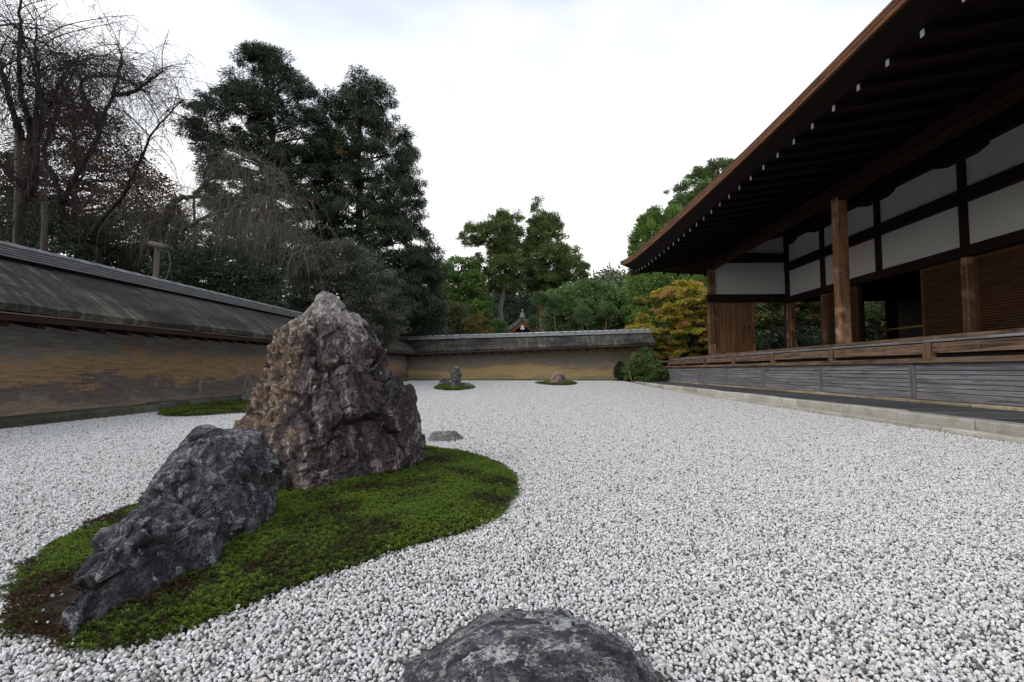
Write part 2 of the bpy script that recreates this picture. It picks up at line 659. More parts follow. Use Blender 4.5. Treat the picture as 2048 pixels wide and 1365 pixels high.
def moss_patch(poly, label, spacing, bare=None, size=0.0105, hgt=0.03, leaves=11, cull=None):
    poly = smooth_poly(poly, 2)
    ang = np.arange(len(poly))
    nrm = fbm(np.stack([poly[:, 0] * 9, poly[:, 1] * 9, ang * 0], 1), 3, 5) * 0.018
    c = poly[:, :2].mean(0)
    d = poly[:, :2] - c
    poly[:, :2] += d / np.linalg.norm(d, axis=1)[:, None] * nrm[:, None]
    lo, hi = poly[:, :2].min(0), poly[:, :2].max(0)
    root = thing('moss_island', (c[0], c[1], float(gz(*c))), label, 'moss')

    def height(P):
        e = edge_dist(poly, P)
        return gz(P[:, 0], P[:, 1]) + 0.010 + hgt * (1 - np.exp(-e / 0.06)) + 0.006 * fbm(np.c_[P * 7, P[:, :1] * 0], 3, 3)
    # bed mound as a fine grid clipped to the outline
    st = max(spacing * 1.6, 0.015)
    nx, ny = int((hi[0] - lo[0]) / st) + 2, int((hi[1] - lo[1]) / st) + 2
    X, Y = np.meshgrid(lo[0] + st * np.arange(nx), lo[1] + st * np.arange(ny))
    P = np.stack([X.ravel(), Y.ravel()], 1)
    ins = inside(poly, P)
    Z = np.where(ins, height(P) - 0.006, -0.03)
    V = np.c_[P, Z]
    I = np.arange(nx * ny).reshape(ny, nx)
    F = np.stack([I[:-1, :-1].ravel(), I[:-1, 1:].ravel(), I[1:, 1:].ravel(), I[1:, :-1].ravel()], 1)
    F = F[ins[F].sum(1) >= 3]
    mesh_np('moss_bed', V, F, M['moss_bed'], root, True)
    # rosettes
    nx, ny = int((hi[0] - lo[0]) / spacing) + 1, int((hi[1] - lo[1]) / (spacing * 0.87)) + 1
    X, Y = np.meshgrid(np.arange(nx) * spacing, np.arange(ny) * spacing * 0.87)
    X = X + (np.arange(ny)[:, None] % 2) * spacing / 2
    P = np.stack([X.ravel() + lo[0], Y.ravel() + lo[1]], 1) + rng.uniform(-0.42, 0.42, (nx * ny, 2)) * spacing
    P = P[inside(poly, P) | (edge_dist(poly, P) < min(0.011, spacing * 0.8))]
    if cull is not None:
        P = P[~inside(cull, P)]
    brown = -0.06 + fbm(np.c_[P * 5.5, P[:, :1] * 0 + 2], 4, 9)
    br = brown + rng.normal(0, 0.34, len(P))
    keep = rng.random(len(P)) < np.where(br > 0.5, 0.7, 0.97)
    if bare is not None:
        b = -np.where(inside(bare, P), edge_dist(bare, P), -edge_dist(bare, P))
        keep &= b + rng.normal(0, 0.02, len(P)) > -0.005
        br = br + np.clip(0.9 - b * 7, 0, 0.9)
    P, br = P[keep], br[keep]
    n = len(P)
    Z = height(P) + rng.uniform(-0.005, 0.008, n)
    a = np.linspace(0, 2 * np.pi, leaves, endpoint=False)[None, :] + rng.uniform(0, 6.28, (n, 1)) + rng.normal(0, 0.2, (n, leaves))
    el = np.array([0.2, 0.85, 0.5, 1.15] * 6)[:leaves][None, :] + rng.normal(0, 0.18, (n, leaves))
    ln = size * rng.uniform(0.7, 1.2, (n, 1)) * rng.uniform(0.8, 1.15, (n, leaves))
    dr = np.stack([np.cos(a) * np.cos(el), np.sin(a) * np.cos(el), np.sin(el)], -1)
    sd_ = np.stack([-np.sin(a), np.cos(a), a * 0], -1)
    base = np.c_[P, Z][:, None, :] + dr * 0
    w = (ln * 0.19)[..., None]
    p0 = base + dr * (ln * 0.05)[..., None]
    p1 = base + dr * (ln * 0.35)[..., None] + sd_ * w
    p2 = base + dr * ln[..., None] - np.array([0, 0, 1.0]) * (ln * 0.12)[..., None]
    p3 = base + dr * (ln * 0.35)[..., None] - sd_ * w
    V = np.stack([p1, p2, p3], 2).reshape(-1, 3)
    F = np.arange(len(V)).reshape(-1, 3)
    g = np.clip(0.62 - 0.55 * np.clip(br, -0.6, 1.0) + rng.normal(0, 0.10, n), 0, 1)
    A = np.repeat(g, leaves * 3)
    tip = np.tile([-0.12, 0.2, -0.12], n * leaves)
    o = mesh_np('moss_tufts', V, F, M['moss'], root, False, np.clip(A + tip, 0, 1))
    o['kind'] = 'stuff'
    if bare is not None:                         # pebbles strayed onto the bare soil and the moss edge
        Q = rng.uniform(lo, hi, (9000, 2))
        e = edge_dist(poly, Q)
        ins = inside(poly, Q)
        bq = edge_dist(bare, Q)
        bi = inside(bare, Q)
        pr = np.where(bi, 0.22, np.where(bq < 0.06, 0.06, np.where(e < 0.02, 0.10, 0.002)))
        Q = Q[ins & (rng.random(len(Q)) < pr)]
        H = height(Q)
        pv_, pf_, pa_ = [], [], []
        for q, h in zip(Q, H):
            pf_.append(IF + len(IV) * len(pv_))
            pv_.append(pebble(np.array([q[0], q[1], h + 0.002]), rng.uniform(0.0025, 0.006)))
            pa_.append(np.full(len(IV), rng.uniform(0.1, 1)))
        s_ = mesh_np('stray_pebbles', np.concatenate(pv_), np.concatenate(pf_), M['gravel'], root, False, np.concatenate(pa_))
        s_['kind'] = 'stuff'
    return root


def gl(pts):
    return [tuple(gnd(*p)[:2]) for p in pts]


near = gl([(1037, 990), (1034, 965), (1005, 935), (960, 917), (900, 905), (840, 898), (700, 895), (560, 900), (470, 940), (370, 985), (280, 1018), (200, 1045), (125, 1082), (50, 1135), (40, 1160), (18, 1190), (10, 1240), (12, 1275), (95, 1290), (110, 1315), (220, 1308), (330, 1288), (430, 1245), (520, 1207), (620, 1165), (720, 1130), (840, 1092), (940, 1066), (1005, 1032)])
bare = gl([(55, 1250), (85, 1222), (130, 1195), (175, 1185), (190, 1250), (150, 1270), (95, 1275)])
moss_patch(near, 'large green and russet moss island around the two big foreground rocks', 0.0112, bare, size=0.0122, leaves=15)
moss_patch(gl([(312, 829), (345, 818), (400, 811), (470, 806), (540, 806), (560, 826), (470, 828), (400, 834), (330, 836)]), 'low moss patch by the side wall behind the tallest rock', 0.03, size=0.028, leaves=8)


# ================================================================== ROCKS
def rock_mat(name, base, zones=None, lichen=(0.42, 0.42, 0.40), lich=0.6, sc=1.0, vein=None, strata=(1, 1, 1), rot=(0, 0, 0), lsc=9.0):
    N = NT(name)
    v = N.co()
    vs_ = N.co(strata, rot=rot)
    n1 = N.noise(vs_, 4 * sc, 8, 0.68, 0.6)
    n2 = N.noise(vs_, 16 * sc, 6, 0.7, 0.4)
    n3 = N.noise(v, 55 * sc, 4, 0.7)
    c = N.ramp(N.math('ADD', N.math('MULTIPLY', n1, 0.6), N.math('MULTIPLY', n2, 0.4)), base)
    if zones:
        for axis, a, b, stops in zones:
            sx = N.n('SeparateXYZ', {0: v}).outputs[axis]
            m = N.math('ADD', N.rng(sx, a, b, 0, 1), N.math('MULTIPLY', N.math('SUBTRACT', n1, 0.5), 2.2))
            m = N.math('ADD', m, N.math('MULTIPLY', N.math('SUBTRACT', n2, 0.5), 1.6))
            c = N.mix(N.rng(m, 0.35, 0.65), c, N.ramp(n2, stops))
    # crusts of pale lichen
    l1 = N.noise(v, lsc * sc, 8, 0.72, 0.2)
    l2 = N.noise(v, 70 * sc, 3, 0.6)
    lm = N.rng(N.math('ADD', l1, N.math('MULTIPLY', N.math('SUBTRACT', l2, 0.5), 0.22)), lich, lich + 0.03)
    c = N.mix(N.math('MULTIPLY', lm, 0.75), c, lichen)
    if vein:
        w = N.n('TexWave', {'Vector': vs_, 'Scale': 2.2 * sc, 'Distortion': 14.0, 'Detail': 5.0, 'Detail Scale': 1.4, 'Detail Roughness': 0.7}).outputs['Fac']
        vm = N.math('MULTIPLY', N.rng(w, 0.80, 0.95), N.rng(n1, 0.45, 0.6))
        c = N.mix(N.math('MULTIPLY', vm, 0.8), c, vein)
    c = N.mix(N.rng(n3, 0.53, 0.68, 0, 0.6), c, (0.014, 0.012, 0.012))
    n6 = N.noise(vs_, 34 * sc, 5, 0.75, 0.8)
    c = N.mix(1.0, c, N.ramp(n6, [(0.36, (0.55, 0.54, 0.54)), (0.5, (1.0, 1.0, 1.0)), (0.64, (1.75, 1.7, 1.65))]), 'MULTIPLY')
    e1 = N.n('TexVoronoi', {'Vector': N.n('VectorMath', {0: vs_, 1: N.n('VectorMath', {0: N.n('TexNoise', {'Vector': v, 'Scale': 9 * sc, 'Detail': 3}).outputs['Color'], 1: (0.12, 0.12, 0.12)}, operation='MULTIPLY').outputs[0]}, operation='ADD').outputs[0], 'Scale': 11 * sc}, feature='DISTANCE_TO_EDGE').outputs['Distance']
    crk = N.rng(e1, 0.0, 0.07)
    h = N.math('ADD', N.math('MULTIPLY', n2, 0.7), N.math('MULTIPLY', n3, 0.45))
    h = N.math('ADD', N.math('ADD', h, N.math('MULTIPLY', n6, 0.5)), N.math('MULTIPLY', crk, 0.25))
    return N.fin(c, 0.72, N.bump(h, 0.95, 0.022 / sc), 0.4)


def catmull(a, n):
    """periodic list of control points (m,k) -> n points, between linear and smooth"""
    a = np.asarray(a, float)
    m = len(a)
    t = np.arange(n) * m / n
    i = np.floor(t).astype(int)
    f = (t - i)[:, None]
    p0, p1, p2, p3 = a[(i - 1) % m], a[i % m], a[(i + 1) % m], a[(i + 2) % m]
    cr = 0.5 * (2 * p1 + (p2 - p0) * f + (2 * p0 - 5 * p1 + 4 * p2 - p3) * f * f + (3 * p1 - p0 - 3 * p2 + p3) * f ** 3)
    return 0.5 * cr + 0.5 * (p1 + (p2 - p1) * f)


def rock(name, rings, mat, label, nu=260, nv=170, amp=0.03, cells=60, cellamp=0.03, fine=0.01, seed=1, freq=4.0, aniso=(1, 1, 1), group=None, crack=0.5, ledge=0.0, ldir=((0.35, 0.2, 0.9), (0.8, -0.3, 0.45)), lfreq=9.0, shift=0.0):
    """rings: [(z, [(x, y), ...]), ...] from the ground up; every ring has the same number of corners"""
    zs = np.array([r[0] for r in rings], float)
    C = np.stack([np.c_[catmull(r[1], nu), np.full(nu, r[0])] for r in rings])      # (k, nu, 3)
    k = len(rings)
    # spacing of rows by arc length
    seg = np.r_[0, np.cumsum(np.linalg.norm(np.diff(C, axis=0), axis=2).mean(1))]
    t = np.linspace(0, seg[-1], nv)
    G = np.empty((nv, nu, 3))
    for d in range(3):
        for_u = C[:, :, d]
        i = np.clip(np.searchsorted(seg, t, 'right') - 1, 0, k - 2)
        f = ((t - seg[i]) / (seg[i + 1] - seg[i]))[:, None]
        G[:, :, d] = for_u[i] * (1 - f) + for_u[i + 1] * f
    du = np.roll(G, -1, 1) - np.roll(G, 1, 1)
    dv = np.gradient(G, axis=0)
    Nn = np.cross(du, dv)
    Nn /= np.linalg.norm(Nn, axis=2, keepdims=True) + 1e-9
    # blend the normals so that corners stay stable
    P, Nr = G.reshape(-1, 3), Nn.reshape(-1, 3)
    ctr = G.mean((0, 1))
    s = np.sign(((P - ctr) * Nr).sum(1).mean())
    Nr = Nr * s
    r2 = np.random.default_rng(seed)
    lo, hi = P.min(0) - 0.02, P.max(0) + 0.02
    disp = np.zeros(len(P))
    Q = P + 0.05 * np.stack([fbm(P * freq * 1.3 + 7.1, 3, seed + 3), fbm(P * freq * 1.3 + 3.7, 3, seed + 5), fbm(P * freq * 1.3 + 9.9, 3, seed + 7)], 1)
    for lv, (n_c, am) in enumerate(((cells, cellamp), (cells * 5, cellamp * 0.42), (cells * 26, cellamp * 0.22), (cells * 110, cellamp * 0.09))[:4 if cells < 30 and nu > 300 else 3]):     # broken facets with cracks between
        c = r2.uniform(lo, hi, (n_c, 3))
        A = Q * np.array(aniso)
        B = c * np.array(aniso)
        idx = np.empty(len(P), int)
        gap = np.empty(len(P))
        for p0 in range(0, len(P), 16000):
            a_ = A[p0:p0 + 16000]
            D = (a_ ** 2).sum(1)[:, None] + (B ** 2).sum(1)[None] - 2 * a_ @ B.T
            two = np.argpartition(D, 1, axis=1)[:, :2]
            d2 = np.sqrt(np.maximum(np.take_along_axis(D, two, 1), 0))
            idx[p0:p0 + 16000] = np.where(d2[:, 0] < d2[:, 1], two[:, 0], two[:, 1])
            gap[p0:p0 + 16000] = np.abs(d2[:, 1] - d2[:, 0])
        sz = ((hi - lo).prod() / n_c) ** (1 / 3)
        tilt = r2.normal(size=(n_c, 3))
        tilt /= np.linalg.norm(tilt, axis=1, keepdims=True)
        lev = r2.uniform(-1, 1, n_c)
        deep = r2.random(n_c)[idx] < 0.6
        disp += am * (0.5 * lev[idx] + ((P - c[idx]) * tilt[idx]).sum(1) / sz * 1.0 - crack * deep * np.exp(-gap / (sz * 0.06)))
    disp += amp * fbm(P * freq * np.array(aniso), 5, seed, True) * 0.5
    disp += fine * fbm(P * freq * 7 * np.array(aniso), 4, seed + 40, True)
    if ledge:
        for j_, dd in enumerate(ldir):
            q_ = P @ np.array(dd) * lfreq * (1 + 0.9 * j_) + 1.1 * fbm(P * 3.1 + j_ * 5, 3, seed + 60 + j_)
            saw = q_ - np.floor(q_)
            saw = np.where(saw < 0.86, saw / 0.86, (1 - saw) / 0.14)
            mk = np.clip(0.5 + 1.6 * fbm(P * 3.7 + 3 + j_ * 9, 2, seed + 80 + j_), 0, 1)
            disp += ledge * (1 - 0.35 * j_) * (saw - 0.5) * mk
    disp -= disp.mean() - shift
    rad = np.repeat(np.linalg.norm((G - G.mean(1, keepdims=True))[:, :, :2], axis=2).mean(1), nu)
    V = P + Nr * (disp * np.clip(rad / (0.55 * rad.max()), 0.16, 1))[:, None]
    I = np.arange(nv * nu).reshape(nv, nu)
    a, b = I[:-1], np.roll(I[:-1], -1, 1)
    c, d = np.roll(I[1:], -1, 1), I[1:]
    F = np.stack([a.ravel(), b.ravel(), c.ravel(), d.ravel()], 1)
    # close the top
    top = len(V)
    V = np.vstack([V, V[I[-1]].mean(0) + np.array([0, 0, 0.003])])
    F = np.vstack([F, np.stack([I[-1], np.roll(I[-1], -1), np.full(nu, top), np.full(nu, top)], 1)])
    me = bpy.data.meshes.new(name)
    me.from_pydata(V.tolist(), [], [tuple(q) if q[2] != q[3] else tuple(q[:3]) for q in F.tolist()])
    me.polygons.foreach_set('use_smooth', np.ones(len(me.polygons), bool))
    me.materials.append(mat)
    me.update()
    o = link(bpy.data.objects.new(name, me))
    return props(o, label, 'rock', group)


TSEED = 5
# tallest rock: outline measured from the photograph at the rock's own distance
RB = [  # px left, px right, py, depth
    (470, 845, 1010), (470, 842, 960), (472, 838, 900), (476, 832, 850), (490, 818, 805), (502, 802, 770), (512, 788, 735),
    (521, 780, 700), (546, 758, 662), (582, 738, 632), (605, 708, 614), (620, 696, 597), (630, 686, 587), (641, 674, 582)]
rings = []
for pl, pr, py in RB:
    a, b = at(pl, py, 2.82), at(pr, py, 3.0)
    z = a[2]
    if z < -0.04:
        z = -0.04
    t = np.clip(z / 1.0, 0, 1)
    w = b[0] - a[0]
    d = 0.50 * (1 - t) ** 0.75 + 0.03
    yc = 2.86
    x0 = a[0]
    rings.append((z, [(x0, yc), (x0 + .16 * w, yc - .52 * d), (x0 + .36 * w, yc - .88 * d), (x0 + .60 * w, yc - 1.02 * d), (x0 + .80 * w, yc - .52 * d),
                      (x0 + .97 * w, yc - .02), (x0 + w, yc + .35 * d), (x0 + .82 * w, yc + .75 * d), (x0 + .5 * w, yc + .95 * d), (x0 + .15 * w, yc + .65 * d)]))
zz = [r[0] for r in rings]
for i in range(1, len(rings)):
    if rings[i][0] <= rings[i - 1][0]:
        rings[i] = (rings[i - 1][0] + 0.02, rings[i][1])
M['rock_tall'] = rock_mat('brown_and_slate_rock', [(0.37, (0.016, 0.011, 0.012)), (0.47, (0.048, 0.037, 0.038)), (0.55, (0.11, 0.087, 0.084)), (0.66, (0.30, 0.255, 0.235))],
                          zones=[('X', -0.95, -1.36, [(0.36, (0.035, 0.021, 0.014)), (0.5, (0.12, 0.076, 0.047)), (0.66, (0.25, 0.18, 0.12))]),
                                 ('Z', 0.72, 0.98, [(0.3, (0.10, 0.09, 0.09)), (0.5, (0.24, 0.215, 0.21)), (0.72, (0.42, 0.38, 0.36))])],
                          lichen=(0.40, 0.37, 0.34), lich=0.63, sc=1.3, strata=(1.3, 1.3, 0.7), rot=(0.2, 0.35, 0), vein=(0.42, 0.38, 0.35))
rock('standing_rock', rings, M['rock_tall'], 'tallest jagged brown and slate rock rising from the big moss island', 480, 360, 0.03, 20, 0.06, 0.005, TSEED, 4.5, (1.1, 1.1, 0.8), crack=0.8, ledge=0.026, shift=-0.001, lfreq=5.2)

# long dark rock in front of it
SL = [
    (-0.04, [(-.92, 1.03), (-.89, 1.28), (-.92, 1.60), (-.94, 1.88), (-1.0, 2.08), (-1.22, 2.12), (-1.32, 1.92), (-1.24, 1.62), (-1.12, 1.32), (-1.0, 1.04)]),
    (0.04, [(-.925, 1.06), (-.90, 1.29), (-.93, 1.60), (-.945, 1.88), (-1.0, 2.06), (-1.22, 2.09), (-1.31, 1.90), (-1.24, 1.62), (-1.12, 1.33), (-1.0, 1.07)]),
    (0.11, [(-.945, 1.12), (-.925, 1.31), (-.945, 1.60), (-.955, 1.87), (-1.0, 2.03), (-1.20, 2.05), (-1.29, 1.88), (-1.22, 1.62), (-1.12, 1.36), (-1.01, 1.135)]),
    (0.15, [(-.965, 1.18), (-.95, 1.33), (-.96, 1.60), (-.962, 1.86), (-1.0, 2.01), (-1.19, 2.02), (-1.27, 1.87), (-1.20, 1.63), (-1.12, 1.40), (-1.03, 1.20)]),
    (0.172, [(-1.00, 1.27), (-.985, 1.38), (-.975, 1.61), (-.965, 1.86), (-1.0, 2.0), (-1.19, 2.01), (-1.26, 1.87), (-1.20, 1.65), (-1.13, 1.46), (-1.05, 1.29)]),
    (0.20, [(-1.07, 1.46), (-1.045, 1.49), (-.99, 1.63), (-.97, 1.86), (-1.005, 1.99), (-1.18, 2.0), (-1.24, 1.87), (-1.20, 1.68), (-1.15, 1.54), (-1.11, 1.48)]),
    (0.275, [(-1.10, 1.58), (-1.07, 1.60), (-1.02, 1.69), (-.982, 1.86), (-1.01, 1.97), (-1.17, 1.98), (-1.23, 1.88), (-1.20, 1.75), (-1.16, 1.63), (-1.13, 1.59)]),
    (0.335, [(-1.12, 1.70), (-1.09, 1.71), (-1.04, 1.78), (-1.00, 1.88), (-1.02, 1.95), (-1.15, 1.96), (-1.20, 1.89), (-1.19, 1.81), (-1.17, 1.74), (-1.14, 1.71)]),
    (0.352, [(-1.12, 1.80), (-1.11, 1.80), (-1.09, 1.83), (-1.05, 1.88), (-1.06, 1.91), (-1.13, 1.92), (-1.16, 1.89), (-1.16, 1.86), (-1.15, 1.83), (-1.13, 1.81)])]
M['rock_slate'] = rock_mat('dark_slate_rock', [(0.39, (0.009, 0.009, 0.011)), (0.47, (0.028, 0.029, 0.033)), (0.55, (0.085, 0.086, 0.092)), (0.64, (0.25, 0.25, 0.26))],
                           lichen=(0.30, 0.31, 0.31), lich=0.555, sc=2.2, strata=(1.4, 0.8, 0.6), rot=(0.5, 0.2, 0))
rock('slate_rock', SL, M['rock_slate'], 'long dark slate rock sloping down in front of the tallest rock', 340, 230, 0.012, 16, 0.034, 0.0022, 11, 6.0, (1.0, 0.85, 0.85), crack=0.35, ledge=0.010, ldir=((0.7, 0.2, 0.6), (0.9, 0.3, 0.1)), lfreq=16)

# dome in the foreground


def dome(cx, cy, rx, ry, h, n=10, lev=(0, .35, .62, .82, .94, 1.0), base=-0.03, skew=(0, 0), seed=0):
    r = np.random.default_rng(seed)
    j = r.uniform(0.9, 1.1, n)
    R_ = []
    for t in lev:
        s = math.sqrt(max(0.0, 1 - t * t)) * 0.97 + 0.03
        R_.append((base + (h - base) * t, [(cx + skew[0] * t + rx * s * j[k] * math.cos(2 * math.pi * k / n), cy + skew[1] * t + ry * s * j[k] * math.sin(2 * math.pi * k / n)) for k in range(n)]))
    return R_


M['rock_fore'] = rock_mat('veined_grey_rock', [(0.38, (0.014, 0.014, 0.018)), (0.47, (0.045, 0.045, 0.053)), (0.55, (0.12, 0.12, 0.133)), (0.65, (0.30, 0.30, 0.315))],
                          lichen=(0.52, 0.53, 0.52), lich=0.535, lsc=5.0, sc=2.6, strata=(1.0, 2.2, 1.5), rot=(0, 0, 0.45), vein=(0.46, 0.42, 0.36))
rock('low_rock', dome(-0.005, 0.93, 0.235, 0.205, 0.128, 12, seed=4), M['rock_fore'], 'low domed grey rock with pale veins and lichen at the bottom edge', 360, 200, 0.010, 14, 0.009, 0.0010, 23, 8.0, (0.8, 1.7, 1.3), crack=0.15, ledge=0.006, ldir=((-0.4, 0.85, 0.3), (0.2, 0.9, 0.4)), lfreq=26)

# flat rock behind the moss island
p = gnd(888, 880)
M['rock_pale'] = rock_mat('pale_grey_rock', [(0.3, (0.09, 0.09, 0.085)), (0.5, (0.20, 0.20, 0.185)), (0.7, (0.36, 0.36, 0.34))], lich=0.6, sc=2.5)
rock('flat_rock', dome(p[0], p[1], 0.16, 0.20, 0.065, 10, seed=8), M['rock_pale'], 'small flat pale rock half sunk in gravel behind the tallest rock', 140, 70, 0.015, 14, 0.014, 0.004, 31, 8.0)

# rock on the patch by the wall
p = gnd(492, 806)
rock('wall_rock', dome(p[0] + .05, p[1] + .2, 0.20, 0.22, 0.27, 9, seed=9), M['rock_pale'], 'grey rock half hidden behind the tallest rock on the side patch', 120, 80, 0.03, 18, 0.04, 0.01, 35, 5.0)

# far group of three


def far_at(px, py):
    z = 0.0
    for _ in range(8):
        q = gnd(px, py, z)
        z = float(gz(q[0], q[1]))
    return gnd(px, py, z)


def far_rock(name, pxl, pxr, pyt, pyb, mat, label, seed, depth=0.8, topw=0.55, amp=0.03):
    b = far_at((pxl + pxr) / 2, pyb)
    Yc = b[1]
    l_, r_ = at(pxl, pyb, Yc), at(pxr, pyb, Yc)
    h = at(pxl, pyt, Yc)[2]
    w = (r_[0] - l_[0]) / 2
    R_ = []
    g = np.random.default_rng(seed)
    n = 9
    j = g.uniform(0.88, 1.1, n)
    for t in (0, 0.2, 0.45, 0.7, 0.88, 0.97, 1.0):
        s = (1 - (1 - topw) * t) * (1.0 if t < 0.85 else (0.72 if t < 0.93 else (0.42 if t < 0.99 else 0.12)))
        R_.append((b[2] - 0.05 + (h - b[2] + 0.05) * t, [(b[0] + w * s * j[k] * math.cos(2 * math.pi * k / n), Yc + w * depth + w * depth * s * j[k] * math.sin(2 * math.pi * k / n)) for k in range(n)]))
    return rock(name, R_, mat, label, 130, 100, amp, 16, amp * 1.2, amp * 0.3, seed, 5.0)


M['rock_mossy'] = rock_mat('lichened_grey_rock', [(0.3, (0.045, 0.047, 0.042)), (0.5, (0.12, 0.12, 0.11)), (0.7, (0.25, 0.25, 0.235))], lich=0.57, sc=1.6)
M['rock_tan'] = rock_mat('tan_rock', [(0.3, (0.11, 0.08, 0.065)), (0.5, (0.26, 0.20, 0.165)), (0.7, (0.42, 0.35, 0.30))], lichen=(0.5, 0.42, 0.36), lich=0.62, sc=1.8)
far_rock('upright_rock', 896, 923, 733, 778, M['rock_mossy'], 'upright lichened rock in the middle of the far group of three', 51, 0.7, 0.62, 0.035)
far_rock('side_rock', 877, 899, 756, 772, M['rock_mossy'], 'squat dark rock tucked against the upright far rock', 53, 0.9, 0.7)
far_rock('pale_rock', 923, 942, 766, 776, M['rock_pale'], 'small pale rounded rock in front of the far upright rock', 57, 0.9, 0.6, 0.02)
far_rock('tan_rock', 1097, 1133, 744, 770, M['rock_tan'], 'tan peaked rock on the thin moss patch before the end wall', 59, 0.8, 0.6, 0.035)


def fgl(pts):
    return [tuple(far_at(*p)[:2]) for p in pts]


moss_patch(fgl([(863, 778), (885, 769), (905, 767), (940, 770), (953, 777), (935, 781), (905, 783), (878, 781)]), 'moss patch under the far group of three rocks', 0.05, size=0.05, leaves=7)
moss_patch(fgl([(1063, 767), (1095, 765), (1130, 763), (1160, 768), (1140, 772), (1110, 772), (1085, 770)]), 'thin moss patch around the tan peaked rock', 0.05, size=0.05, leaves=7)


# ================================================================== GARDEN WALLS
def clay_mat(name, lowz, seed, ochre, right=False):
    N = NT(name)
    v = N.co()
    sx = N.n('SeparateXYZ', {0: v})
    z = sx.outputs['Z']
    st = (0.5, 0.5, 3.0)
    n1 = N.noise(N.co((0.35, 0.35, 1.6), loc=(seed, 0, 0)), 2.2, 7, 0.62, 0.3)
    n2 = N.noise(N.co((0.6, 0.6, 7.0), loc=(seed, 2, 0)), 5, 6, 0.65)
    n3 = N.noise(v, 45, 4, 0.7)
    n4 = N.noise(N.co((0.14, 0.14, 0.5), loc=(seed, 5, 1)), 2.0, 3, 0.5)
    zz = N.math('ADD', z, N.math('MULTIPLY', N.math('SUBTRACT', n1, 0.5), 0.95))
    zz = N.math('ADD', zz, N.math('MULTIPLY', N.math('SUBTRACT', n2, 0.5), 0.34))
    zz = N.math('ADD', zz, N.math('MULTIPLY', N.math('SUBTRACT', n4, 0.5), 0.9 if right else 0.35))
    zz = N.math('ADD', zz, N.math('MULTIPLY', N.math('SUBTRACT', n3, 0.5), 0.17))
    zz = N.math('ADD', zz, N.math('MULTIPLY', N.math('SUBTRACT', N.noise(N.co((1, 1, 2.5), loc=(seed, 1, 4)), 9, 7, 0.72, 0.3), 0.5), 0.42))
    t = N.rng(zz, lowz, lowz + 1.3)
    if right:
        c = N.ramp(t, [(0.0, (0.30, 0.25, 0.15)), (0.12, (0.44, 0.33, 0.16)), (0.345, (0.42, 0.30, 0.14)), (0.38, (0.27, 0.22, 0.15)), (0.60, (0.21, 0.19, 0.165)), (0.85, (0.19, 0.165, 0.12)), (1.0, (0.22, 0.19, 0.12))])
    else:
        c = N.ramp(t, [(0.0, (0.30, 0.24, 0.17)), (0.08, (0.27, 0.22, 0.17)), (0.15, (0.15, 0.13, 0.12)), (0.285, (0.16, 0.13, 0.11)), (0.305, (0.28, 0.185, 0.105)), (0.515, (0.33, 0.23, 0.14)), (0.54, (0.21, 0.195, 0.18)), (0.72, (0.25, 0.245, 0.23)), (0.86, (0.17, 0.165, 0.14)), (1.0, (0.19, 0.17, 0.11))])  # stain bands; the darker top stops paint in the shade under the eave
    c = N.mix(1.0, c, N.ramp(n2, [(0.3, (0.62, 0.62, 0.64)), (0.7, (1.2, 1.17, 1.12))]), 'MULTIPLY')
    c = N.mix(1.0, c, N.ramp(n3, [(0.3, (0.8, 0.8, 0.8)), (0.7, (1.1, 1.1, 1.1))]), 'MULTIPLY')
    return N.fin(c, 0.93, N.bump(N.math('ADD', N.math('MULTIPLY', n2, 0.6), n3), 0.35, 0.012), 0.2)


def shingle_mat(name, axis):
    N = NT(name)
    al = (0.5, 1, 1) if axis == 'x' else (1, 0.5, 1)
    dn = (26, 3, 3) if axis == 'x' else (3, 26, 3)
    ln = (3, 60, 60) if axis == 'x' else (60, 3, 60)
    n1 = N.noise(N.co(al), 1.6, 7, 0.65, 0.4)
    n2 = N.noise(N.co(tuple(k * 0.25 for k in dn), rot=(0, 0, 0.35 if axis == 'y' else -0.2)), 1.4, 5, 0.65)
    n3 = N.noise(N.co(ln), 1.0, 4, 0.6)
    n4 = N.noise(N.co(), 38, 3, 0.6)
    c = N.ramp(n1, [(0.36, (0.016, 0.014, 0.014)), (0.5, (0.036, 0.032, 0.028)), (0.64, (0.062, 0.058, 0.044))])
    m = N.math('MULTIPLY', N.rng(N.math('ADD', n2, N.math('MULTIPLY', N.math('SUBTRACT', n4, 0.5), 0.35)), 0.50, 0.62), N.rng(n1, 0.40, 0.56))
    c = N.mix(N.math('MULTIPLY', m, 0.75), c, (0.15, 0.145, 0.105))
    c = N.mix(N.rng(N.math('ADD', n4, N.math('MULTIPLY', n1, 0.4)), 0.86, 0.92, 0, 0.8), c, (0.22, 0.225, 0.13))
    c = N.mix(1.0, c, N.ramp(n3, [(0.35, (0.7, 0.7, 0.7)), (0.65, (1.2, 1.2, 1.2))]), 'MULTIPLY')
    return N.fin(c, 0.85, N.bump(N.math('ADD', n3, N.math('MULTIPLY', n4, 0.4)), 0.7, 0.012), 0.3)


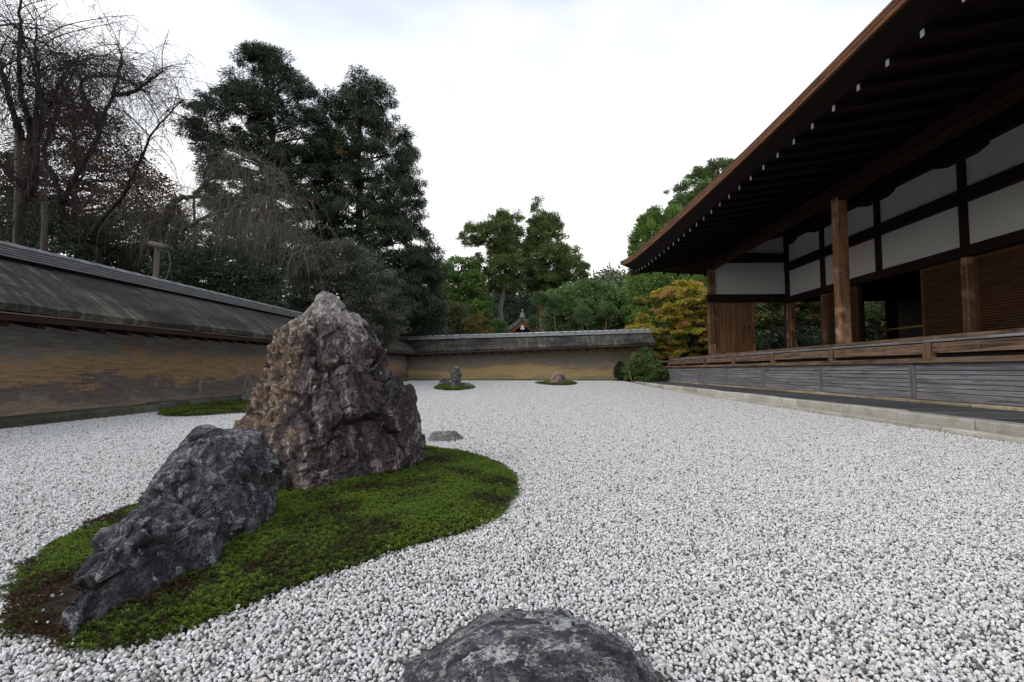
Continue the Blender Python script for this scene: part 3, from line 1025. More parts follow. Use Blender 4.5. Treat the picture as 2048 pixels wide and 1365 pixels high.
def tile_mat(nm='grey_roof_tile', k=1.0):
    N = NT(nm)
    n1 = N.noise(N.co((1, 1, 1), rnd=True), 3, 6, 0.65)
    n2 = N.noise(N.co((1, 1, 1), rnd=True), 26, 4, 0.6)
    c = N.ramp(n1, [(0.3, (0.13 * k, 0.135 * k, 0.13 * k)), (0.5, (0.24 * k, 0.245 * k, 0.25 * k)), (0.72, (0.36 * k, 0.365 * k, 0.375 * k))])
    c = N.mix(N.rng(n2, 0.55, 0.7, 0, 0.6), c, (0.10, 0.11, 0.075))
    r = N.n('ObjectInfo').outputs['Random']
    c = N.mix(1.0, c, N.ramp(r, [(0, (0.85, 0.85, 0.85)), (1, (1.15, 1.15, 1.15))]), 'MULTIPLY')
    return N.fin(c, 0.5, N.bump(n2, 0.3, 0.006), 0.5)


def stone_mat(name, a, b, moss=None, sc=1.0, speck=0.5):
    N = NT(name)
    v = N.co((1, 1, 1), rnd=True)
    n1 = N.noise(v, 2.5 * sc, 6, 0.65)
    n2 = N.noise(v, 90 * sc, 3, 0.7)
    c = N.ramp(n1, [(0.3, a), (0.7, b)])
    c = N.mix(N.rng(n2, 0.52, 0.66, 0, speck), c, tuple(k * 0.45 for k in a))
    if moss:
        n3 = N.noise(v, 7 * sc, 6, 0.7)
        c = N.mix(N.rng(n3, 0.5, 0.6, 0, 0.85), c, moss)
    r = N.n('ObjectInfo').outputs['Random']
    c = N.mix(1.0, c, N.ramp(r, [(0, (0.7, 0.7, 0.7)), (1, (1.15, 1.15, 1.12))]), 'MULTIPLY')
    return N.fin(c, 0.88, N.bump(N.math('ADD', n1, N.math('MULTIPLY', n2, 0.4)), 0.5, 0.01), 0.3)


M['clay_l'] = clay_mat('stained_shaded_clay_side', 0.10, 3.0, 1)
M['clay_w'] = clay_mat('stained_clay_end', 0.20, 8.0, 1, True)
M['shingle_y'] = shingle_mat('old_shingles_side', 'y')
M['shingle_x'] = shingle_mat('old_shingles_end', 'x')
M['tile'] = tile_mat()
M['tile_light'] = tile_mat('sky_lit_ridge_tile', 1.4)  # tile lightened; the end ridge's sky reflection is put into the colour
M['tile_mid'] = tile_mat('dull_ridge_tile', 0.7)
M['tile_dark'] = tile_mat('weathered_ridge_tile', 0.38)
M['curb_dark'] = stone_mat('mossy_edging_stone', (0.045, 0.045, 0.035), (0.15, 0.14, 0.11), (0.055, 0.075, 0.02))
M['granite'] = stone_mat('pale_granite', (0.46, 0.44, 0.38), (0.64, 0.62, 0.55), (0.42, 0.38, 0.28), 1.0, 0.5)
M['ochre_stone'] = stone_mat('ochre_foundation_stone', (0.26, 0.21, 0.13), (0.46, 0.40, 0.28), (0.20, 0.17, 0.11))
M['paver'] = stone_mat('slate_paving', (0.055, 0.056, 0.060), (0.11, 0.11, 0.118), None, 1.2, 0.2)
M['scar'] = plain('pale_repair_clay', (0.22, 0.165, 0.11), 0.93, 0.25, 9)


def garden_wall(name, label, P, U, L0, L1, ridge, eave, base, clay, shing, wood_mat, mat_tile, curb, raft_step):
    """P(s): point on the inner face line at z = 0; U: outward unit vector; s runs L0..L1"""
    root = thing(name, tuple(P((L0 + L1) / 2)), label, 'wall')
    U = np.array([*U, 0.0])
    ss = np.linspace(L0, L1, 40)

    def pt(s, u, z):
        return np.array([*P(s)[:2], 0.0]) + U * u + np.array([0, 0, z])
    # clay body
    S = []
    for s in ss:
        b, e = base(s), eave(s)
        S.append([pt(s, 0.00, b), pt(s, 0.04, e + 0.12), pt(s, 0.76, e + 0.12), pt(s, 0.80, b - 0.1)])
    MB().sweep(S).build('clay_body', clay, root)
    # roof slab, inner and outer slope, softly bowed
    S = []
    for k, s in enumerate(ss):
        e, r = eave(s), ridge(s) - 0.15
        w = 0.012 * math.sin(s * 1.7) + 0.006 * math.sin(s * 4.3 + 1)
        prof = []
        for t in np.linspace(0, 1, 6):
            prof.append(pt(s, -0.42 + 0.82 * t, e + 0.075 + (r - e - 0.075) * (t + 0.06 * math.sin(math.pi * t)) + w * (1 - t)))
        for t in np.linspace(0, 1, 4)[1:]:
            prof.append(pt(s, 0.40 + 0.82 * t, r - (r - e - 0.075) * t))
        prof += [pt(s, 1.20, e + 0.005), pt(s, 0.40, e + 0.20), pt(s, -0.40, e + 0.004 + w)]
        S.append(prof)
    rf = MB().sweep(S).build('shingle_roof', shing, root)
    # pale edge batten, dark board and rafters under the eave
    S = [[pt(s, -0.408, eave(s) - 0.012), pt(s, -0.408, eave(s)), pt(s, -0.34, eave(s) + 0.002), pt(s, -0.34, eave(s) - 0.012)] for s in ss]
    MB().sweep(S).build('edge_batten', M['brown_y'], rf)
    S = [[pt(s, -0.395, eave(s) - 0.075), pt(s, -0.395, eave(s) - 0.013), pt(s, -0.345, eave(s) - 0.013), pt(s, -0.345, eave(s) - 0.075)] for s in ss]
    MB().sweep(S).build('eave_board', wood_mat, rf)
    s = L0 + 0.1
    while s < L1 - 0.8:
        e = eave(s)
        T_ = np.array(P(s + 0.01)) - np.array(P(s))
        T_ = np.array([T_[0], T_[1], 0.0])
        T_ /= np.linalg.norm(T_)
        sec = []
        for k in (-0.045, 0.045):
            sec.append([pt(s, -0.335, e - 0.135) + T_ * k, pt(s, -0.335, e - 0.02) + T_ * k, pt(s, 0.03, e + 0.11) + T_ * k, pt(s, 0.03, e - 0.06) + T_ * k])
        MB().sweep(sec).build('rafter', wood_mat, root)
        s += raft_step
    # ridge: stacked flat courses and round cap tiles
    for c in range(4):
        hw = 0.135 - 0.012 * c
        z0 = -0.165 + 0.030 * c
        S = [[pt(s, 0.40 - hw, ridge(s) + z0), pt(s, 0.40 - hw + 0.004, ridge(s) + z0 + 0.020), pt(s, 0.40 + hw - 0.004, ridge(s) + z0 + 0.020), pt(s, 0.40 + hw, ridge(s) + z0)] for s in ss]
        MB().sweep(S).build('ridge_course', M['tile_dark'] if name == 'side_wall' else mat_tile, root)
        S = [[pt(s, 0.40 - hw + 0.022, ridge(s) + z0 + 0.0201), pt(s, 0.40 - hw + 0.022, ridge(s) + z0 + 0.0299), pt(s, 0.40 + hw - 0.022, ridge(s) + z0 + 0.0299), pt(s, 0.40 + hw - 0.022, ridge(s) + z0 + 0.0201)] for s in ss]
        MB().sweep(S).build('ridge_mortar', M['iron'], root)
    s = L0
    while s < L1:
        e = min(s + 0.292, L1)
        S = []
        for q, rr in ((s, 0.0), (e - 0.002, -0.004)):
            S.append([pt(q, 0.40 + (0.092 + rr) * math.cos(a), ridge(q) - 0.045 + (0.062 + rr) * math.sin(a)) for a in np.linspace(math.pi, 0, 9)])
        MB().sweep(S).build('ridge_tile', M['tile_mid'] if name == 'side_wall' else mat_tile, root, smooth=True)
        s += 0.30
    # edging stones along the foot
    s = L0
    while s < L1 - 0.3:
        w = random.uniform(0.45, 0.95)
        e = min(s + w - 0.012, L1)
        b = base(s)
        k0, k1 = curb
        jt = random.uniform(-0.012, 0.012)
        S = [[pt(q, k0 + jt, -0.05 + float(gz(*P(q)[:2]))), pt(q, k0 + jt + 0.01, b - 0.005 + jt), pt(q, k1, b + 0.012 + jt), pt(q, k1, -0.05)] for q in (s, e)]
        MB().sweep(S).build('edging_stone', M['curb_dark'], root, bevel=0.012)
        s += w
    return root, pt


lw_r = lambda y: 1.925 + 0.0052 * max(y, 0)
lw_e = lambda y: 1.075 + 0.0092 * max(y, 0)
lw_b = lambda y: 0.085 + 0.0035 * max(y, 0)
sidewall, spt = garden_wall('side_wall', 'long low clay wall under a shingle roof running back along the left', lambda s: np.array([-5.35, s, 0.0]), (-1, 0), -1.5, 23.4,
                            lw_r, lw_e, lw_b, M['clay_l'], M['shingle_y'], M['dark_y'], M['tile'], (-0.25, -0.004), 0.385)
# pale repaired strips on the side wall
for y0, z0, y1, z1, w in ((8.25, 0.13, 8.28, 1.02, 0.055), (9.72, 0.62, 9.50, 0.16, 0.06), (9.62, 0.55, 9.92, 0.2, 0.05), (9.45, 1.05, 9.68, 0.6, 0.06)):
    d = np.array([0, y1 - y0, z1 - z0])
    d /= np.linalg.norm(d)
    a = np.array([0, d[2], -d[1]])
    pa, pb = np.array([-5.356, y0, z0]), np.array([-5.356, y1, z1])
    tl = 0.045
    f = lambda p: np.array([-5.3535 - 0.04 * (p[2] - 0.1) / 1.15, p[1], p[2]])
    q = [f(pa - a * w / 2), f(pa + a * w / 2), f(pb + a * w / 2), f(pb - a * w / 2)]
    o_ = np.array([0.012, 0, 0])
    MB().sweep([[p - o_ for p in q], [p + o_ * 0.6 for p in q]]).build('repair_strip', M['scar'], sidewall)

ww_r = lambda x: 2.045 + 0.0275 * (x + 5.75)
ww_e = lambda x: 1.265 + 0.037 * (x + 5.0)
endwall, wpt = garden_wall('end_wall', 'ochre stained clay wall under a shingle roof closing the far end', lambda s: np.array([s, 22.3, 0.0]), (0, 1), -6.2, 5.1,
                           ww_r, ww_e, lambda x: 0.165 + 0.002 * (x + 5.3), M['clay_w'], M['shingle_x'], M['dark_x'], M['tile_light'], (-0.10, -0.004), 0.40)


# ================================================================== KERBS AND PAVING
kerb = box('kerb_foundation', 3.86, 5.36, -2.0, 22.0, -0.2, 0.02, M['earth'])
props(kerb, 'bedding under the kerb and the paved strip', 'kerb', kind='structure')
y = -1.0
while y < 20.6:
    w = random.uniform(1.0, 1.7)
    e = min(y + w, 20.7)
    MB().box(3.85, 3.95, y + 0.004, e - 0.004, -0.04, 0.030 + random.uniform(-0.004, 0.004)).build('edge_stone', M['granite'], kerb, bevel=0.008)
    y += w
y = -0.7
while y < 21.4:
    w = random.uniform(0.75, 1.25)
    e = min(y + w, 21.6)
    j = random.uniform(-0.006, 0.006)
    MB().box(4.0 + j, 4.155 + j, y + 0.008, e - 0.008, -0.02, 0.124 + j).build('kerb_stone', M['granite'], kerb, bevel=0.014)
    y += w
# return of the kerb at the far end
MB().box(3.3, 4.1, 21.62, 21.78, 0.0, 0.175).build('kerb_stone', M['curb_dark'], kerb, bevel=0.014)
M['mortar'] = plain('pale_mortar', (0.30, 0.29, 0.27), 0.9, 0.2, 20)
pave = box('pavement', 4.16, 5.36, -2.0, 22.0, 0.02, 0.1195, M['mortar'])
props(pave, 'strip of dark slate paving along the hall', 'pavement', kind='structure')
y = -1.5
pv = []
pm = {}
k = 0
while y < 21.9:
    w = 0.66
    for x0, x1 in ((4.163, 5.357),):
        yy = y
        MB().box(x0, x1, yy + 0.022, yy + w - 0.022, 0.09, 0.1215 + random.uniform(-0.001, 0.001)).build('paver', M['paver'], pave, bevel=0.004)
    y += w

# ================================================================== TEMPLE HALL
hall = thing('temple_hall', (7.0, 10.0, 0.1), 'dark timber temple hall with white plaster panels and deep curved eaves', 'building')
GRID = [-1.98, 0.44, 2.86, 5.28, 7.70, 10.12, 12.54, 14.96, 17.40, 19.85, 22.0]
# foundation stones
y = -2.0
while y < 22.0:
    w = random.uniform(0.9, 1.6)
    e = min(y + w, 22.05)
    MB().box(5.365, 5.50, y + 0.005, e - 0.005, 0.06, 0.158 + random.uniform(-0.004, 0.006)).build('foundation_stone', M['ochre_stone'], hall, bevel=0.012)
    y += w
# skirting: posts and boards
skirt = box('skirting_backing', 5.50, 5.56, -2.0, 22.05, 0.12, 0.66, M['iron'], hall)
for i, y in enumerate(GRID):
    box('skirting_post', 5.405, 5.50, y - 0.05, y + 0.05, 0.162, 0.664, M['grey_z'], hall, 0.006)
RZ = [(0.570, 0.664, 5.425), (0.512, 0.564, 5.434), (0.452, 0.506, 5.434), (0.392, 0.446, 5.434), (0.332, 0.386, 5.434), (0.272, 0.326, 5.434), (0.166, 0.266, 5.425)]
for i in range(len(GRID) - 1):
    for z0, z1, x0 in RZ:
        t = random.uniform(-0.003, 0.003)
        box('skirting_board', x0 + t, 5.47, GRID[i] + 0.052, GRID[i + 1] - 0.052, z0, z1, M['grey_y'], skirt, 0.004)
for i in range(len(GRID) - 1):
    n = max(1, int(round((GRID[i + 1] - GRID[i]) / 2.4)))
    box('ledge_rail', 5.37, 5.60, GRID[i] + 0.002, GRID[i + 1] - 0.002, 0.667, 0.735 + random.uniform(-0.004, 0.004), M['brown_y'], hall, 0.008)
for i, y in enumerate(GRID):
    box('short_post', 5.62, 5.74, y - 0.075, y + 0.075, 0.70, 0.965, M['brown_z'], hall, 0.008)
    if i < len(GRID) - 1:
        box('infill_board', 5.655, 5.70, y + 0.077, GRID[i + 1] - 0.077, 0.805 + random.uniform(-.006, .006), 0.955, M['brown_y'], hall, 0.006)
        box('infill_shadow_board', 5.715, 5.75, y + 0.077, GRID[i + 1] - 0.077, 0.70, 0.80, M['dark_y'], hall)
# veranda: floor boards end on, then the sill the posts stand on
ver = box('veranda_bed', 5.80, 8.35, -2.0, 21.95, 0.90, 1.0, M['dark_y'], hall)
y = -2.0
k = 0
while y < 21.9:
    w = random.uniform(0.42, 0.62)
    e = min(y + w, 21.95)
    j = random.uniform(-0.008, 0.008)
    box('floor_board', 5.64 + j, 5.80, y + 0.002, e - 0.002, 0.968 + j * .3, 1.004 + j * .3, M['grey_y'], ver, 0.003)
    box('floor_board', 5.90, 8.34, y + 0.002, e - 0.002, 1.002, 1.045, M['brown_y'], ver)
    y += w
MB().bar((5.2, 21.97, 0.93), (5.9, 21.97, 0.93), 0.12, 0.08).build('end_beam', M['brown_y'], hall)
for i in range(len(GRID) - 1):
    box('veranda_sill', 5.72, 5.895, GRID[i] + 0.002, GRID[i + 1] - 0.002, 1.006, 1.062 + random.uniform(-.003, .003), M['brown_y'], hall, 0.008)

# main posts and the long beam
for y in (17.40, 10.14, 2.88):
    p = box('main_post', 5.80, 6.0, y - 0.105, y + 0.105, 1.066, 3.88, M['post'], hall, 0.018)
    MB().lathe((5.73, y + 0.06, 1.04), [(0.001, -.01), (0.03, -.01), (0.03, 0.02), (0.001, 0.03)], 10).build('iron_stud', M['iron'], p)
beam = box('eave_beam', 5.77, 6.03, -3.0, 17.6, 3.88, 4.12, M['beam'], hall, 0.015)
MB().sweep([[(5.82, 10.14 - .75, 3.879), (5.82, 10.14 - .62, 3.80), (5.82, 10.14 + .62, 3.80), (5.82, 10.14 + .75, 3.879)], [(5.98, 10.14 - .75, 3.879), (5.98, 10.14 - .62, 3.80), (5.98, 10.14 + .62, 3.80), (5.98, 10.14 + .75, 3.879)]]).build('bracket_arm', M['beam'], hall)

# inner wall (along the veranda)
XW = 8.39
WP = [17.30, 15.22, 12.80, 10.30, 7.85, 5.40, 2.95, 0.5]
for i, y in enumerate(WP):
    lo = 1.05 if y not in (12.80,) else 2.75
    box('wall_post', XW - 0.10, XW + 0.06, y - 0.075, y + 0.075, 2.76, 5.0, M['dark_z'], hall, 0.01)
    if lo < 2:
        box('door_post', XW - 0.10, XW + 0.06, y - 0.08, y + 0.08, 1.05, 2.744, M['post'], hall, 0.01)
    if i < len(WP) - 1:
        y1 = WP[i + 1]
        box('plaster_panel', XW - 0.02, XW + 0.03, y1 + 0.076, y - 0.076, 2.95, 3.795, M['plaster'], hall)
        box('plaster_panel', XW - 0.02, XW + 0.03, y1 + 0.076, y - 0.076, 4.065, 4.90, M['plaster'], hall)
    # boat shaped bracket under the top beam
    S = []
    for xx in (XW - 0.125, XW + 0.02):
        S.append([(xx, y - 0.62, 4.76), (xx, y - 0.60, 4.71), (xx, y - 0.36, 4.64), (xx, y + 0.36, 4.64), (xx, y + 0.60, 4.71), (xx, y + 0.62, 4.76)])
    MB().sweep(S).build('bracket', M['dark_y'], hall)
box('top_beam', XW - 0.12, XW + 0.1, 0.3, 17.45, 4.762, 5.02, M['dark_y'], hall)
for z0, z1, x0, nm in ((2.745, 2.948, XW - 0.13, 'lintel'), (3.797, 4.064, XW - 0.12, 'wall_rail')):
    box(nm, x0, XW + 0.05, 0.3, 17.42, z0, z1, M['dark_y'], hall, 0.008)
box('threshold', XW - 0.10, XW + 0.06, 0.3, 17.35, 1.0, 1.085, M['brown_y'], hall)


def slat_door(y0, y1, x):
    d = MB()
    d.box(x, x + 0.035, y0, y0 + 0.07, 1.09, 2.74).box(x, x + 0.035, y1 - 0.07, y1, 1.09, 2.74).box(x, x + 0.035, y0 + 0.07, y1 - 0.07, 1.09, 1.16).box(x, x + 0.035, y0 + 0.07, y1 - 0.07, 2.67, 2.74)
    d = d.build('slatted_door', M['slat'], hall)
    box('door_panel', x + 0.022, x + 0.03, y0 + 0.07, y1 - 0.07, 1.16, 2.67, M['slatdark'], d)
    s = MB()
    z = 1.175
    while z < 2.65:
        s.box(x - 0.006, x + 0.021, y0 + 0.071, y1 - 0.071, z, z + 0.026)
        z += 0.05
    s = s.build('slats', M['slat'], d)
    s['kind'] = 'stuff'


for y0, y1, x in ((13.72, 15.12, XW - 0.03), (10.40, 11.52, XW - 0.03), (8.98, 10.20, XW + 0.02), (7.95, 9.05, XW - 0.03), (6.6, 7.75, XW - 0.03), (5.5, 6.65, XW + 0.02), (3.05, 5.3, XW - 0.03), (0.6, 2.85, XW - 0.03)):
    slat_door(y0, y1, x)
box('door_jamb', XW - 0.06, XW + 0.04, 15.29, 15.37, 1.09, 2.74, M['post'], hall)
box('door_jamb', XW - 0.06, XW + 0.04, 17.10, 17.22, 1.09, 2.74, M['post'], hall)
box('door_jamb', XW - 0.05, XW + 0.04, 13.62, 13.71, 1.09, 2.74, M['dark_z'], hall)

# cross wall at the far end
YW = 17.40
box('plaster_panel', 6.01, XW - 0.105, YW - 0.02, YW + 0.03, 3.06, 4.105, M['plaster'], hall)
box('plaster_panel', 6.01, XW - 0.105, YW - 0.02, YW + 0.03, 4.365, 5.05, M['plaster'], hall)
box('cross_rail', 6.0, XW - 0.102, YW - 0.07, YW + 0.06, 4.11, 4.36, M['dark_x'], hall, 0.008)
box('cross_lintel', 5.74, XW - 0.102, YW - 0.13, YW + 0.08, 2.80, 3.055, M['dark_x'], hall, 0.008)
box('cross_sill', 6.0, XW - 0.102, YW - 0.06, YW + 0.06, 1.04, 1.10, M['brown_z'], hall)
box('corner_wall_post', XW - 0.10, XW + 0.10, YW - 0.02, YW + 0.12, 1.05, 5.0, M['dark_z'], hall)
d = box('cedar_door', 6.06, 7.24, YW - 0.025, YW + 0.012, 1.103, 2.797, M['door'], hall)
for x in (6.36, 6.66, 6.96):
    box('board_joint', x - 0.003, x + 0.003, YW - 0.0285, YW - 0.025, 1.15, 2.72, M['dark_z'], d)
for x0, x1 in ((6.02, 6.09), (7.20, 7.29)):
    box('door_stile', x0, x1, YW - 0.05, YW + 0.02, 1.102, 2.798, M['post'], d, 0.005)
box('door_rail', 6.09, 7.20, YW - 0.04, YW - 0.026, 1.104, 1.17, M['post'], d)
ri = []
for a in range(16):
    ri.append((7.10 + 0.045 * math.cos(a * math.pi / 8), YW - 0.027, 1.96 + 0.06 * math.sin(a * math.pi / 8)))
MB().sweep([ri, [(p[0], p[1] - 0.012, p[2]) for p in ri]]).build('door_pull', M['iron'], d)

# room behind: floor, ceiling, side walls
room = box('room_floor', XW + 0.07, 13.4, 2.4, 17.33, 0.98, 1.055, M['tatami'], hall)
box('ceiling', XW + 0.06, 13.4, 2.4, 17.33, 3.40, 3.46, M['dark_y'], hall)
box('back_wall', 13.4, 13.5, 2.4, 17.4, 0.9, 3.5, M['screen'], hall)
box('side_partition', XW + 0.06, 13.4, 2.3, 2.39, 0.9, 3.5, M['screen'], hall)
box('west_head', XW + 0.102, 13.39, YW - 0.05, YW + 0.05, 2.82, 3.39, M['dark_x'], hall)
for x0, x1, m in ((9.98, 10.14, 'dark_z'), (10.16, 10.80, 'dark_z'), (11.68, 11.85, 'dark_z'), (11.86, 12.80, 'screen'), (13.02, 13.38, 'dark_z')):
    box('west_screen', x0, x1, YW - 0.03, YW + 0.03, 1.06, 2.815, M[m], hall)
box('inner_post', 9.92, 10.07, 14.9, 15.05, 1.06, 3.39, M['dark_z'], hall)
box('inner_head', XW + 0.3, 13.3, 15.0, 15.1, 2.95, 3.39, M['dark_x'], hall)

# bamboo barrier inside the open bay
bar_ = thing('bamboo_barrier', (9.05, 13.0, 1.055), 'low yellow bamboo barrier rail inside the open doorway', 'barrier')
MB().tube([(9.05, 11.6, 1.60), (9.05, 12.4, 1.603), (9.05, 14.2, 1.60)], 0.022, 10).build('rail', M['bamboo'], bar_, True)
for y in (11.8, 14.12):
    MB().tube([(9.05, y, 1.056), (9.05, y, 1.585)], 0.035, 10).build('upright', M['bamboo'], bar_, True)
MB().tube([(9.05, 11.7, 1.32), (9.05, 14.1, 1.32)], 0.014, 8).build('rail', M['bamboo'], bar_, True)
# small box on the room floor
bx_ = thing('offering_box', (10.2, 13.35, 1.055), 'small low wooden box on the room floor behind the rail', 'box')
MB().box(10.05, 10.4, 13.2, 13.5, 1.056, 1.25).build('box_body', M['bamboo'], bx_)
MB().box(10.03, 10.42, 13.18, 13.52, 1.2505, 1.28).build('lid', M['gatewood'], bx_)

# roof: eave lines measured along the hall
EY = np.array([-6.0, 4.65, 6.6, 8.0, 10.25, 12.3, 14.3, 16.4, 17.7, 18.5, 19.2, 19.9])
EL = np.array([3.885, 3.888, 3.895, 3.912, 3.955, 4.02, 4.095, 4.185, 4.27, 4.35, 4.45, 4.58])
EU = np.array([4.0, 4.003, 4.012, 4.035, 4.10, 4.175, 4.252, 4.345, 4.435, 4.515, 4.60, 4.72])
TY = np.array([-6.0, 5.0, 6.5, 8.0, 9.9, 12.0, 13.9, 16.0, 17.2, 18.4, 19.1])
TZ = np.array([3.79, 3.80, 3.822, 3.847, 3.873, 3.886, 3.915, 3.97, 4.01, 4.09, 4.156])
XE, XT, YE, YT = 3.345, 3.75, 19.9, 19.1
sm = lambda v, a, b: float(np.interp(v, a, b))
ell = lambda y: sm(y, EY, EL)
elu = lambda y: sm(y, EY, EU)
tz = lambda y: sm(y, TY, TZ)
ys = np.linspace(-5.5, YE, 70)


def corner(x):                                  # west eave: mirrored lift away from the corner
    return YE - max(0.0, (x - XE))


# roof body (one closed shell, hipped at the far end)
S = []
for y in ys:
    hip = max(0.0, y - 11.5) / (YE - 11.5)
    tx = 11.3 - (11.3 - XE - 0.1) * hip
    top = 8.6 - (8.6 - elu(YE) - 0.02) * hip
    S.append([(XE + 0.01, y, elu(y)), (XE + 0.01 + (tx - XE) * 0.5, y, elu(y) + (top - elu(y)) * 0.42), (tx, y, top), (tx + 0.05, y, top - 0.1), (XE + 0.15 + (tx - XE) * 0.5, y, elu(y) + (top - elu(y)) * 0.42 - 0.12), (XE + 0.14, y, elu(y) - 0.08)])
roof = MB().sweep(S).build('roof', M['bark'], hall)
S = []
for x in np.linspace(XE + 0.02, 15.0, 40):
    zc = elu(corner(x))
    S.append([(x, YE, zc), (x, YE - min(x - XE, 8) * 0.98, zc + min(x - XE, 7.9) * 0.49), (x, YE - min(x - XE, 8) * 0.98 - .05, zc + min(x - XE, 7.9) * 0.49 - .1), (x, YE - 0.12, zc - 0.09)])
MB().sweep(S).build('hip_slope', M['bark'], roof)
# eave trim (several thin courses) along both sides
for c, (f0, f1, dx) in enumerate(((0.0, 0.40, 0.012), (0.405, 0.74, 0.006), (0.745, 1.0, 0.0))):
    S = []
    for y in ys:
        a, b = ell(y), elu(y) - 0.002
        z0, z1 = a + (b - a) * f0, a + (b - a) * f1
        S.append([(XE + dx, y, z0), (XE + dx, y, z1), (XE + 0.14, y, z1), (XE + 0.14, y, z0)])
    MB().sweep(S).build('eave_trim', M['trim'], roof)
    S = []
    for x in np.linspace(XE + 0.01, 15, 40):
        a, b = ell(corner(x)), elu(corner(x)) - 0.002
        z0, z1 = a + (b - a) * f0, a + (b - a) * f1
        S.append([(x, YE - dx, z0), (x, YE - dx, z1), (x, YE - 0.14, z1), (x, YE - 0.14, z0)])
    MB().sweep(S).build('eave_trim', M['trim'], roof)
# board between trim and rafter ends, then the soffit
S = []
for y in ys:
    yy = min(y, YT)
    S.append([(XE + 0.05, y, ell(y) - 0.002), (XE + 0.16, y, ell(y) - 0.002), (XT + 0.06, yy, tz(yy) + 0.075), (XT - 0.01, yy, tz(yy) + 0.055)])
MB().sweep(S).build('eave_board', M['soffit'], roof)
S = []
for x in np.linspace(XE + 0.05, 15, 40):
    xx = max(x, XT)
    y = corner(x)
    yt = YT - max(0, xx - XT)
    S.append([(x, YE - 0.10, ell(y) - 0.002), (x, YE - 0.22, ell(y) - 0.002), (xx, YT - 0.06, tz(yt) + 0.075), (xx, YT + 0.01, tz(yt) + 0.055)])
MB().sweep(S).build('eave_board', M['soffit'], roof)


def raft_line(y):
    z = tz(y)
    return [(XT, z), (5.9, max(4.155, z + 0.30)), (8.6, max(4.98, z + 1.1))]


S = []
for y in ys:
    if y > YT:
        continue
    q = raft_line(y)
    S.append([(X_, y, Z_ + 0.062) for X_, Z_ in q] + [(X_, y, Z_ + 0.09) for X_, Z_ in q[::-1]])
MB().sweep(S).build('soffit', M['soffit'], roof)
for k in range(46):
    y = 5.0 - 0.494 * 14 + 0.494 * k
    if y > YT - 0.03:
        break
    q = raft_line(y)
    x_end = 8.6 if y < YW else XT + max(0.3, (YT - y) * 1.25)
    r = MB()
    P_ = [q[0], q[1], q[2]]
    if x_end < 5.9:
        f = (x_end - XT) / (5.9 - XT)
        P_ = [q[0], (x_end, q[0][1] + (q[1][1] - q[0][1]) * f)]
    elif x_end < 8.6:
        P_ = [q[0], q[1]]
    S = [[(X_, y - 0.032, Z_ - 0.035), (X_, y + 0.032, Z_ - 0.035), (X_, y + 0.032, Z_ + 0.06), (X_, y - 0.032, Z_ + 0.06)] for X_, Z_ in P_]
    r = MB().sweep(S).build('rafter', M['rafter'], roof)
    z = q[0][1]
    box('rafter_end', XT - 0.006, XT - 0.0005, y - 0.025, y + 0.025, z - 0.034, z + 0.034, M['tip'], r)
# far side rafters, hip rafter
for k in range(10):
    x = XT + 0.55 + 0.49 * k
    z = tz(YT - max(0, x - XT))
    y_in = YW + 0.1 if x > 5.6 else YT - (x - XT) * 0.75
    z_in = z + 0.32 * (YT - y_in) / 1.65
    S = [[(x - 0.032, a, b - 0.035), (x + 0.032, a, b - 0.035), (x + 0.032, a, b + 0.06), (x - 0.032, a, b + 0.06)] for a, b in ((YT, z), (y_in, z_in))]
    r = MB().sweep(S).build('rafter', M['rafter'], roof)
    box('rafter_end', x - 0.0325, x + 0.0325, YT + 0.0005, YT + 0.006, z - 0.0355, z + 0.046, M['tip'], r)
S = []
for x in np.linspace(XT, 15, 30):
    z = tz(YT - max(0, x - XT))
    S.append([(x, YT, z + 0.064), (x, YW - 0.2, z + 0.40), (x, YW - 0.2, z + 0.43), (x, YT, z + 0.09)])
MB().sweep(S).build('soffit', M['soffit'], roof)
MB().bar((5.9, 17.5, 4.22), (XT - 0.12, YT + 0.12, 4.14), 0.13, 0.15).build('hip_rafter', M['dark_x'], roof)

# ================================================================== FAR GATE (gable seen over the end wall)
gate = thing('temple_gate', (-0.55, 27.0, 0.0), 'small tiled gate gable with golden bargeboards showing over the end wall', 'gate')
GC = at(1045, 660, 27.0)
gx, gy = GC[0], 27.0
apex = at(1046, 640, 27.0)[2]
lo = apex - 0.62 * 1.35
for s in (-1, 1):
    S = []
    for q in (0.0, 4.0):
        prof = []
        for t in np.linspace(0, 1, 6):
            xx = gx + s * 1.45 * t
            zz = apex + 0.02 - 0.92 * t + 0.10 * math.sin(math.pi * t) * -1
            prof.append((xx, gy + q, zz + 0.10))
        for t in np.linspace(1, 0, 6):
            xx = gx + s * 1.45 * t
            zz = apex + 0.02 - 0.92 * t + 0.10 * math.sin(math.pi * t) * -1
            prof.append((xx, gy + q, zz))
        S.append(prof)
    sl_ = MB().sweep(S).build('roof_slope', M['tile'], gate)
    for k in range(11):                              # round verge tiles along the gable edge
        t = (k + 0.5) / 11
        xx = gx + s * 1.45 * t
        zz = apex + 0.14 - 0.92 * t - 0.10 * math.sin(math.pi * t)
        MB().tube([(xx, gy - 0.04, zz), (xx, gy + 3.9, zz)], 0.055, 8).build('roll_tile', M['tile'], sl_, True)
    for j, (dz, w, m) in enumerate(((0.03, 0.07, 'gatewood'), (0.14, 0.08, 'gatewood'))):
        S = []
        for q in (0.06 + 0.06 * j, 0.16 + 0.06 * j):
            prof = [(gx + s * 1.40 * t, gy + q, apex - dz - 0.88 * t - 0.10 * math.sin(math.pi * t)) for t in np.linspace(0, 1, 6)]
            prof += [(gx + s * 1.40 * t, gy + q, apex - dz - w - 0.88 * t - 0.10 * math.sin(math.pi * t)) for t in np.linspace(1, 0, 6)]
            S.append(prof)
        MB().sweep(S).build('bargeboard', M[m], gate)
